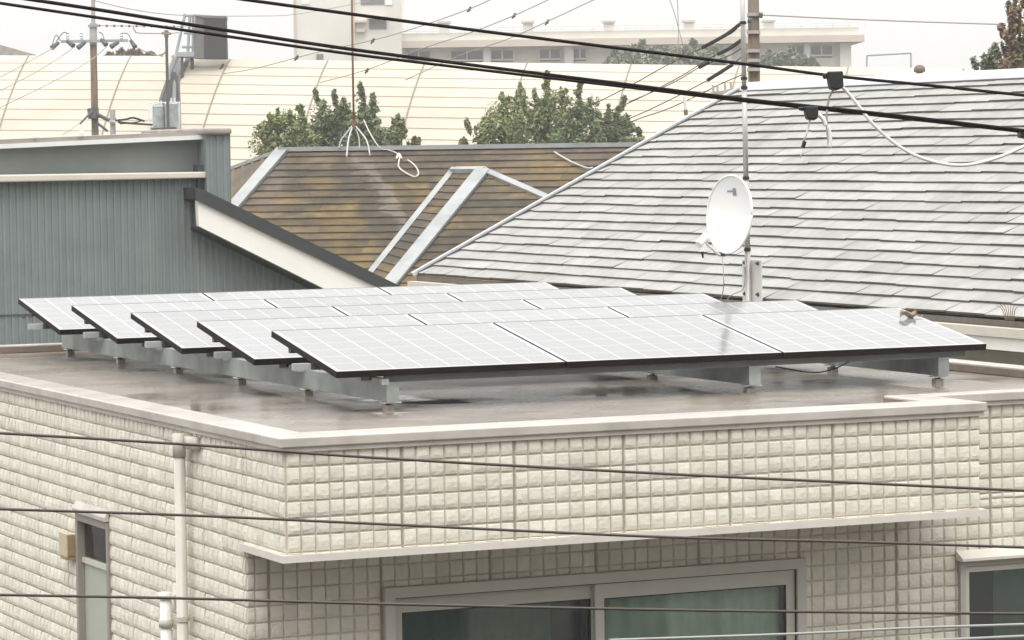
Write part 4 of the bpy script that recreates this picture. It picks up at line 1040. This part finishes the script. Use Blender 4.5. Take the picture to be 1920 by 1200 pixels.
for (xa, ya, xb, yb) in ((110, 80, 97, 90), (126, 77, 138, 86), (160, 79, 146, 90), (190, 74, 199, 84), (222, 79, 208, 88), (245, 76, 253, 88)):
    w = MB(); w.tube([od(xa, ya, tL-.2), od(xb, yb, tL-.3)], .045, 7, .07); w.build('strain_insulator', 'steel_dark', lp_)
w = MB(); w.tube([od(176, 205, tL-.1), od(150, 232, tL-.3)], .03, 6); w.tube([od(174, 203, tL), od(176, 222, tL)], .15, 10); w.tube([od(182, 214, tL-.1), od(205, 226, tL-.1)], .05, 6); w.tube([od(184, 232, tL-.1), od(202, 246, tL-.1)], .035, 6); w.build('cable_bracket', 'steel_dark', lp_)
w = MB(); w.tube(spline([od(113, 76, tL-.2), od(105, 66, tL-.2), od(98, 84, tL-.3)], 5), .012, 5); w.tube(spline([od(127, 62, tL-.2), od(118, 62, tL-.2), od(105, 78, tL-.2)], 5), .012, 5)
w.tube(spline([od(228, 62, tL-.2), od(240, 64, tL-.2), od(250, 82, tL-.3)], 5), .012, 5); w.tube(spline([od(185, 60, tL-.2), od(192, 64, tL-.2), od(197, 80, tL-.3)], 5), .012, 5); w.build('jumper', 'steel_dark', lp_)
w = MB(); a_ = od(211, 206, tL+3); w.tube([V((a_.x, a_.y, 0)), a_], .09, 10, .075); w.tube([od(204, 222, tL+3), od(218, 222, tL+3)], .04, 6); w.tube([od(206, 228, tL+2.9), od(216, 230, tL+2.9)], .05, 6)
tag(w.build('short_post', 'pole_grey'), 'short grey post beside the brown utility pole', 'post')
tR = 60
rp = thing('utility_pole', V((od(1414, 100, tR).x, od(1414, 100, tR).y, 0)), 'thick brown utility pole with metal bands behind the slim mast', 'utility pole')
a_ = od(1412, -60, tR); w = MB(); w.tube([V((od(1414, 150, tR).x, od(1414, 150, tR).y, 0)), a_], .16, 14, .098); w.build('shaft', 'pole_brown', rp, smooth=True)
for y_ in (28, 61, 96, 114, 131):
    w = MB(); w.tube([od(1413, y_-3, tR), od(1413, y_+3, tR)], .124, 12); w.build('band', 'pole_grey', rp)
w = MB(); w.tube([od(1423, 28, tR-.1), od(1430, 29, tR-.1)], .05, 6); w.tube([od(1402, 38, tR-.15), od(1409, 39, tR-.15)], .05, 8); w.build('wire_hook', 'galv_dark', rp)

# ------------------------------------------------------------------ wires
def wire(pts, t0, t1, dpx, label, m_='wire', group=None, name='wire', cat='wire', n=10, ext=.12):
    (xa, ya), (xb, yb) = pts[0], pts[-1]
    P = []
    for (x_, y_) in pts:
        f_ = (x_-xa)/((xb-xa) or 1); P.append(od(x_, y_, 1/((1-f_)/t0+f_/t1)))
    if ext: P = [P[0]+(P[0]-P[1])*ext]+P+[P[-1]+(P[-1]-P[-2])*ext]
    tm = (t0+t1)/2; w = MB(); w.tube(spline(P, n), dpx/2/F_PX*tm, 7)
    return tag(w.build(name, m_, smooth=True), label, cat, group)
UG = 'black power lines crossing the upper picture'
wire([(-20, -12), (175, 17), (424, 57), (640, 90), (900, 124), (1180, 159), (1395, 186), (1640, 212), (1940, 247)], 11, 12.5, 6.8, 'upper of the two close black power lines from top left to right', 'wire', UG)
wire([(-20, 3), (175, 32), (424, 68), (640, 99), (900, 131), (1180, 164), (1395, 189.5), (1640, 216), (1940, 250)], 11.3, 12.6, 5.8, 'lower of the two close black power lines from top left to right', 'wire', UG)
wire([(420, -6), (640, 24), (900, 58), (1180, 93), (1395, 120), (1560, 142), (1740, 160), (1940, 181)], 11.6, 13, 6.4, 'black power line from top centre carrying the larger black clamp', 'wire', UG)
DG = 'thin dark cables across the tiled wall'
wire([(-20, 811), (345, 833), (700, 858), (1220, 887), (1600, 905), (1940, 921)], 9.5, 9.5, 5.6, 'topmost thin dark cable crossing the tiled wall', 'wire_brown', DG)
wire([(-20, 954), (345, 966), (700, 982), (1220, 1006), (1600, 1016), (1940, 1027)], 9.5, 9.5, 5.4, 'middle thin dark cable crossing the tiled wall by the soffit lip', 'wire_brown', DG)
wire([(-20, 1115), (345, 1122), (700, 1132), (1220, 1143), (1600, 1148), (1940, 1151)], 9.5, 9.5, 5.4, 'lowest dark cable crossing the tiled wall over the windows', 'wire_brown', DG)
LGp = 'pale cables at the bottom right'
wire([(1180, 1199), (1500, 1188), (1700, 1178), (1940, 1170)], 9.0, 9.0, 5, 'upper pale cable at bottom right before the dark window', 'wire_grey', LGp)
wire([(1500, 1212), (1700, 1203), (1940, 1192)], 9.0, 9.0, 6, 'lower pale cable at bottom right before the dark window', 'wire_grey', LGp)
# clamps with their white drop cables
tC1 = 12.3
c1 = thing('cable_clamp', od(1563, 150, tC1), 'larger black clamp box on the upper wire with a long white cable', 'cable clamp')
w = MB(); slab(w, ((1551, 134), (1581, 133), (1582, 163), (1570, 168), (1557, 165)), tC1-.04, .08); slab(w, ((1543, 138), (1551, 137), (1551, 148), (1544, 146)), tC1-.02, .04); o = w.build('housing', 'clamp', c1); bv = o.modifiers.new('bevel', 'BEVEL'); bv.width = .004
w = MB(); w.tube(spline([od(x_, y_, tC1) for x_, y_ in ((1570, 164), (1580, 164), (1605, 192), (1640, 236), (1690, 277), (1740, 300), (1800, 310), (1860, 299), (1925, 272), (1990, 236))], 8), 3.2/F_PX*tC1, 8); w.build('drop_cable', 'cable_white', c1, smooth=True)
w = MB(); w.tube(spline([od(x_, y_, tC1) for x_, y_ in ((1564, 166), (1555, 182), (1551, 205), (1550, 232), (1552, 256), (1555, 276))], 8), 2.3/F_PX*tC1, 7); w.build('tail_cable', 'wire_grey', c1, smooth=True)
tC2 = 11.95
c2 = thing('cable_clamp', od(1520, 208, tC2), 'smaller black clamp box on the lower wire pair with hanging white tails', 'cable clamp')
w = MB(); slab(w, ((1508, 199), (1534, 199), (1535, 214), (1532, 224), (1514, 222)), tC2-.04, .08); slab(w, ((1497, 200), (1508, 199.5), (1508, 208), (1498, 205)), tC2-.02, .04); o = w.build('housing', 'clamp', c2); bv = o.modifiers.new('bevel', 'BEVEL'); bv.width = .004
w = MB(); w.tube(spline([od(x_, y_, tC2) for x_, y_ in ((1527, 217), (1537, 217), (1545, 226), (1548, 236))], 6), 4/F_PX*tC2, 8); w.tube(spline([od(x_, y_, tC2) for x_, y_ in ((1553, 236), (1556, 250), (1557, 264), (1556, 276))], 6), 3.4/F_PX*tC2, 8); w.build('white_tail', 'cable_white', c2, smooth=True)
w = MB(); w.tube([od(1519, 223, tC2), od(1513, 248, tC2), od(1507, 266, tC2)], 1.8/F_PX*tC2, 6); w.tube([od(1506, 275, tC2), od(1503, 287, tC2), od(1500, 298, tC2)], 2.2/F_PX*tC2, 6, .0012); w.build('thin_tail', 'pipe_white', c2, smooth=True)
w = MB(); w.tube([od(1509, 265, tC2), od(1505, 277, tC2)], 4/F_PX*tC2, 8); w.build('tail_sleeve', 'black', c2)
tC3 = 12.55
c3 = thing('cable_clamp', od(1921, 250, tC3), 'black clamp box cut by the right edge of the picture', 'cable clamp')
w = MB(); slab(w, ((1913, 243), (1945, 247), (1945, 262), (1914, 256)), tC3-.04, .08); w.build('housing', 'clamp', c3)
# right pole: wrapped cables and the lines they become
RGp = 'wrapped cables leaving the thick right pole'
tt = 58
for pts, wraps, lb_ in (
    ([(1392, 40), (1372, 62), (1340, 76), (1316, 90), (1290, 102), (1240, 128), (1190, 156), (1120, 192), (1060, 220)], [(1388, 45), (1360, 66), (1316, 90)], 'topmost wrapped cable from the thick pole down left'),
    ([(1394, 72), (1370, 88), (1340, 104), (1310, 122), (1280, 141), (1230, 168), (1190, 188), (1130, 214)], [(1392, 74), (1366, 92), (1345, 102)], 'second wrapped cable from the thick pole down left'),
    ([(1394, 88), (1372, 102), (1345, 112), (1312, 126), (1260, 156), (1180, 191)], [(1330, 116), (1310, 127)], 'third wrapped cable from the thick pole down left'),
    ([(1394, 104), (1374, 120), (1352, 138), (1328, 150), (1290, 170), (1240, 195), (1190, 218), (1130, 240)], [(1374, 121), (1326, 151)], 'fourth wrapped cable ending before the slate hip'),
    ([(1394, 139), (1350, 158), (1310, 178), (1250, 205), (1200, 222), (1140, 246)], [], 'lowest thin cable from the slim mast down left')):
    o = wire(pts, tt, tt+4, 2.0, lb_, 'wire_brown', RGp, ext=0)
    if wraps:
        w = MB(); w.tube(spline([od(x_, y_, tt-.1) for x_, y_ in wraps], 5), 3.6/F_PX*tt, 7); w.build('wrap', 'wire', o)
ins = thing('line_insulator', od(1285, 190, 56), 'glass strain insulator with dark cap hanging before the slate hip', 'insulator')
w = MB(); w.tube([od(1283, 182, 56), od(1286, 206, 56)], .028, 8); w.tube(spline([od(1282, 184, 56), od(1290, 190, 56), od(1297, 182, 56), od(1296, 174, 56)], 4), .008, 5); w.build('body', 'insul', ins)
w = MB(); w.tube([od(1285.5, 206, 56), od(1286.5, 216, 56)], .036, 8); w.build('cap', 'rust', ins)
# ridge-side clutter: small grey crossbar seen beyond the ridge apex
w = MB(); w.bar(od(1332, 178, 57), od(1384, 168, 57), .06, .07)
for x_ in (1338, 1346, 1360, 1371): w.tube([od(x_, 176-(x_-1338)*.18, 57), od(x_-1, 160-(x_-1338)*.18, 57)], .02, 6)
tag(w.build('line_bracket', 'pole_grey'), 'grey bracket with small pins just beyond the slate roof apex', 'bracket')
# thin distant lines
FGp = 'thin faint distant wires'
wire([(1425, 28), (1550, 34), (1700, 40), (1885, 46)], 60, 62, 2.6, 'faint wire from the thick pole to the reddish tree', 'wire_far', FGp, ext=0)
for pts, lb_ in (([(930, -6), (882, 16), (780, 52), (700, 75), (600, 97), (480, 128), (420, 138)], 'first faint line from the top centre passing the tower'),
                 ([(1040, -6), (964, 29), (880, 62), (780, 95), (690, 130), (600, 155)], 'second faint line from the top centre over the hall'),
                 ([(1125, -6), (1027, 40), (950, 74), (860, 105), (760, 150)], 'third faint line from the top centre over the school')):
    wire(pts, 70, 82, 1.7, lb_, 'wire_far', FGp, ext=0)
clip_pos = [(880, 17, 'spiral clip on the first faint line'), (964, 29, 'small clip on the second faint line'), (1026, 41, 'small clip on the third faint line'), (699, 76, 'small clip before the stair tower'), (688, 132, 'small clip over the hall roof right of the tower'), (416, 124, 'small clip on the hall roof near the sign box'), (556, 108, 'small clip at the foot of the stair tower')]
for x_, y_, lb_ in clip_pos:
    w = MB(); P_ = od(x_, y_, 74); w.tube([od(x_+3, y_-4, 74), od(x_-1, y_+2, 74), od(x_-4, y_+6, 74)], .03, 6, .018); w.tube([od(x_-2, y_-1, 74), od(x_+2, y_+3, 74)], .022, 5)
    tag(w.build('line_clip', 'galv_dark'), lb_, 'clip', 'clips on the faint lines')
wire([(1270, -6), (1272, 60), (1270, 104)], 80, 80, 1.7, 'faint vertical wire left of the slim mast', 'wire_far', FGp, ext=0)
wire([(1254, -6), (1266, 30), (1278, 75), (1284, 95)], 80, 80.2, 1.5, 'faint slanting wire crossing the vertical one', 'wire_far', FGp, ext=0)
wire([(176, 1), (240, 16), (330, 28), (480, 30), (560, 26), (680, 4), (700, -4)], 84, 100, 1.5, 'faint wire from the brown pole to the stair tower', 'wire_far', FGp, ext=0)
for pts, lb_ in (([(100, 90), (60, 112), (0, 145), (-60, 176)], 'upper faint wire from the brown pole down to the left edge'),
                 ([(140, 88), (90, 122), (40, 150), (-60, 200)], 'middle faint wire from the brown pole down to the left edge'),
                 ([(200, 88), (165, 116), (90, 158), (-60, 230)], 'lower faint wire from the brown pole down to the left edge'),
                 ([(150, 230), (127, 247), (118, 252)], 'short stay wire at the foot of the brown pole')):
    wire(pts, 84, 80, 1.6, lb_, 'wire_far', FGp, ext=0)
wire([(254, 88), (280, 100), (306, 106)], 84.8, 89.4, 1.6, 'faint wire from crossarm to the thin dark pole', 'wire_far', FGp, ext=0)
o = wire([(166, 48), (220, 48.5), (290, 49), (350, 50)], 84.9, 100, 1.6, 'beaded wire from the brown pole to the sign box frame', 'wire_far', FGp, ext=0)
w = MB()
for i in range(12):
    x_ = 186+i*14; f_ = (x_-166)/184; t_ = 1/((1-f_)/84.9+f_/100); p = od(x_, 48+f_*2, t_); w.lathe(p-V((0,0,.035)), (0,0,1), [(0,0),(.03,.01),(.035,.035),(.03,.06),(0,.07)], 6)
w.build('bead', 'galv_dark', o)
o = wire([(250, 50), (253, 58), (262, 62), (312, 62.5), (335, 61)], 86, 89.4, 2.0, 'bent conduit wire from the beaded line to the thin dark pole', 'wire_far', FGp, ext=0)
BGp = 'taped cables right of the short post'
for i, pts in enumerate(([(218, 226), (235, 224), (250, 221), (270, 227)], [(222, 229), (242, 231), (255, 232), (285, 234)], [(225, 232), (250, 230), (268, 226)])):
    wire(pts, 87.5, 89, 4 if i != 2 else 2.5, ['upper taped dark cable beside the short post', 'lower taped dark cable beside the short post', 'thin taped cable between the two taped ones'][i], 'wire', BGp, ext=0)

# ------------------------------------------------------------------ unseen flats added behind the camera to block low front light
nF = V((FW.x, FW.y, 0)).normalized(); rF = V((nF.y, -nF.x, 0)); oF = V((CAM.x, CAM.y, 0)) - nF*1.3
flats = thing('light_blocking_flats', oF - nF*5, 'unseen grey apartment block with rows of windows, added behind the viewpoint to block low light', 'building')
w = MB(); w.obox(oF - rF*24, rF*48, -nF*10, V((0,0,14.2))); w.build('wall', 'flats_wall', flats)
w = MB(); w.obox(oF - rF*24.2 + nF*.15 + V((0,0,14.21)), rF*48.4, -nF*10.3, V((0,0,.35))); w.build('parapet', 'concrete', flats)
for st_ in range(4):
    for i in range(12):
        o_ = oF + rF*(-23+i*4.0) + nF*.005 + V((0,0,1.0+st_*3.3))
        w = MB(); w.obox(o_, rF*1.9, nF*.03, V((0,0,1.5))); wo_ = w.build('window', 'school_glass', flats)
        w = MB(); w.obox(o_ - rF*.06 - V((0,0,.07)), rF*2.02, nF*.06, V((0,0,.065))); w.build('sill', 'concrete', wo_)

# ------------------------------------------------------------------ air
HAZE = 0.0010
if HAZE:
    hm = bpy.data.materials.new('haze'); hm.use_nodes = True; nt = hm.node_tree
    nt.nodes.remove(nt.nodes['Principled BSDF'])
    pv = nt.nodes.new('ShaderNodeVolumePrincipled'); pv.inputs['Color'].default_value = (.97,.965,.955,1); pv.inputs['Density'].default_value = HAZE; pv.inputs['Anisotropy'].default_value = .2
    nt.links.new(pv.outputs[0], nt.nodes['Material Output'].inputs['Volume']); MATS['haze'] = hm
    w = MB(); w.box(-120, 260, -40, 260, -1, 24); o = w.build('haze', 'haze'); o['kind'] = 'stuff'

# ------------------------------------------------------------------ light
wd_ = bpy.data.worlds.new('World'); SC.world = wd_; wd_.use_nodes = True; nt = wd_.node_tree; L = nt.links
bg = nt.nodes['Background']; bg.inputs['Strength'].default_value = .1
sky = nt.nodes.new('ShaderNodeTexSky'); sky.sky_type = 'NISHITA'; sky.sun_disc = False
SUN_EL, SUN_AZ = 58, -150       # azimuth clockwise from +Y
sky.sun_elevation = rad(SUN_EL); sky.sun_rotation = rad(SUN_AZ)
hsv = nt.nodes.new('ShaderNodeHueSaturation'); hsv.inputs['Saturation'].default_value = .12; L.new(sky.outputs[0], hsv.inputs['Color'])
tc = nt.nodes.new('ShaderNodeTexCoord'); sx = nt.nodes.new('ShaderNodeSeparateXYZ'); L.new(tc.outputs['Generated'], sx.inputs[0])
mr = nt.nodes.new('ShaderNodeMapRange'); mr.inputs['From Min'].default_value = 0; mr.inputs['From Max'].default_value = 1
mr.inputs['To Min'].default_value = 7.5; mr.inputs['To Max'].default_value = 26.0; L.new(sx.outputs['Z'], mr.inputs['Value'])
cl = nt.nodes.new('ShaderNodeVectorMath'); cl.operation = 'SCALE'; cl.inputs[0].default_value = (1.0, .993, .978); L.new(mr.outputs[0], cl.inputs['Scale'])
mx = nt.nodes.new('ShaderNodeMix'); mx.data_type = 'RGBA'; mx.inputs['Factor'].default_value = .10
L.new(cl.outputs[0], mx.inputs['A']); L.new(hsv.outputs[0], mx.inputs['B']); L.new(mx.outputs['Result'], bg.inputs['Color'])
sd = bpy.data.lights.new('sun', 'SUN'); sd.energy = 1.1; sd.angle = rad(24); sd.color = (1, .965, .91)
so = bpy.data.objects.new('sun', sd); COL.objects.link(so)
dv = V((math.sin(rad(SUN_AZ))*math.cos(rad(SUN_EL)), math.cos(rad(SUN_AZ))*math.cos(rad(SUN_EL)), math.sin(rad(SUN_EL))))
so.rotation_euler = dv.to_track_quat('Z', 'Y').to_euler(); so.location = (0, 0, 40)
vs = SC.view_settings; SC.display_settings.display_device = 'sRGB'
vs.view_transform = 'Standard'; vs.look = 'None'; vs.gamma = 1; vs.exposure = .27; vs.use_curve_mapping = False
SC.cycles.max_bounces = 8; SC.cycles.volume_bounces = 1; SC.cycles.transparent_max_bounces = 8
